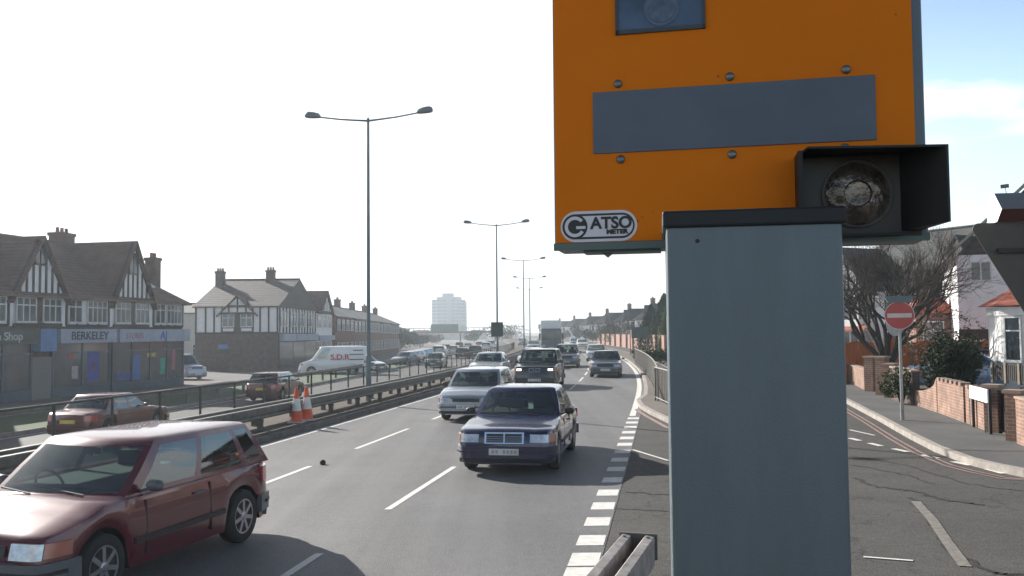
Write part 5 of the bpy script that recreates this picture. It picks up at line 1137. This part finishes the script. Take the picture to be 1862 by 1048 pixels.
g = MB(); g.hexa([(-.26, -.1, dz+.33), (.26, -.1, dz+.33), (.26, .12, dz+.33), (-.26, .12, dz+.33), (-.36, -.16, dz+.50), (.36, -.16, dz+.50), (.36, .16, dz+.50), (-.36, .16, dz+.50)]); g.build('lamp_hood', mat('lamp hood', (.13, .18, .2), .5), ns)
# give way sign seen from behind
GYv = 8.2; gc = at_Y(1868, 470, GYv); gw_ = thing('give_way_sign', 'back of a large downward pointing triangular sign with a lamp box above', 'sign', (gc.x, GYv, 0), -R_(8))
tl = at_Y(1778, 420, GYv); zt_ = at_Y(1800, 405, GYv).z; zb_ = at_Y(1868, 575, GYv).z; hwid = (gc.x-tl.x); 
def rtri(w_, zt, zb, r=.055, n=7):
    P = []; vs = [Vector((-w_-.06, zt)), Vector((0, zb-.05)), Vector((w_+.06, zt))]
    for i in range(3):
        a = vs[i-1]; b = vs[i]; c = vs[(i+1) % 3]; d1 = (a-b).normalized(); d2 = (c-b).normalized(); hb_ = (d1+d2).normalized(); an = d1.angle(d2)/2; ce = b+hb_*(r/math.sin(an)); s0 = b+d1*(r/math.tan(an)); s1 = b+d2*(r/math.tan(an)); 
        a0 = math.atan2(s0.y-ce.y, s0.x-ce.x); a1_ = math.atan2(s1.y-ce.y, s1.x-ce.x); da = (a1_-a0+math.pi) % (2*math.pi)-math.pi
        P += [(ce.x+r*math.cos(a0+da*k/n), ce.y+r*math.sin(a0+da*k/n)) for k in range(n+1)]
    return P
M = Matrix.Rotation(math.pi/2, 4, 'X')
MB().prism(rtri(hwid, zt_, zb_), 0, .012, Matrix.Translation((0, .0, 0))@M).build('plate', mat('sign back bronze', (.075, .068, .055), .55, .2, var=.15, scale=6), gw_)
g = MB(); zc_ = at_Y(1830, 456, GYv).z; g.box(-.26, .26, -.05, -.012, zc_-.022, zc_+.022); g.build('bracket', mat('bracket dark', (.02, .02, .018), .6), gw_)
MB().tube([(.02, -.02, -.1), (.02, -.02, zt_+.1)], .038, 12).build('pole', galv, gw_, smooth=40)
za_ = at_Y(1830, 351, GYv).z; zm_ = at_Y(1830, 384, GYv).z; zl_ = at_Y(1830, 404, GYv).z; lx = at_Y(1811, 380, GYv).x-gc.x; lx2 = at_Y(1824, 385, GYv).x-gc.x
g = MB(); prf = [(-.02, za_), (-.30, zm_), (-.10, zl_), (.26, zl_), (.30, zm_-.02), (.12, za_+.01)]
n = len(prf)
for x, k in ((lx-.0, 1), (.4, 1)):
    for (yy, zz) in prf: g.v.append((x, yy*.6, zz))
g.f += [tuple(range(n)), tuple(range(n, 2*n))[::-1]]+[((i+1) % n, i, n+i, n+(i+1) % n) for i in range(n)]; g.m += [1, 1]+[0]*n; g.m[3] = 2
lb = g.build('lamp_box', [mat('lamp box grey', (.16, .17, .18), .5), mat('lamp box side sunlit white', (.8, .78, .76), .4), mat('lamp box underside', (.09, .03, .028), .6)], gw_)  # side face coloured white to paint in the sun falling on it
# ------------------------------------------------------------------ haze
hz = MB().box(-700, 700, -30, 1000, LZ-1.1, 60).build('haze', bpy.data.materials.new('haze')); hz['kind'] = 'stuff'; hz['label'] = 'thin pale haze filling the air over the road'; hz['category'] = 'haze'
hm = hz.data.materials[0]; hm.use_nodes = True; t = hm.node_tree; t.nodes.clear(); o = t.nodes.new('ShaderNodeOutputMaterial'); v = t.nodes.new('ShaderNodeVolumePrincipled'); v.inputs['Density'].default_value = .00065; v.inputs['Color'].default_value = (.82, .92, 1, 1); v.inputs['Anisotropy'].default_value = .5
t.links.new(v.outputs[0], o.inputs['Volume'])
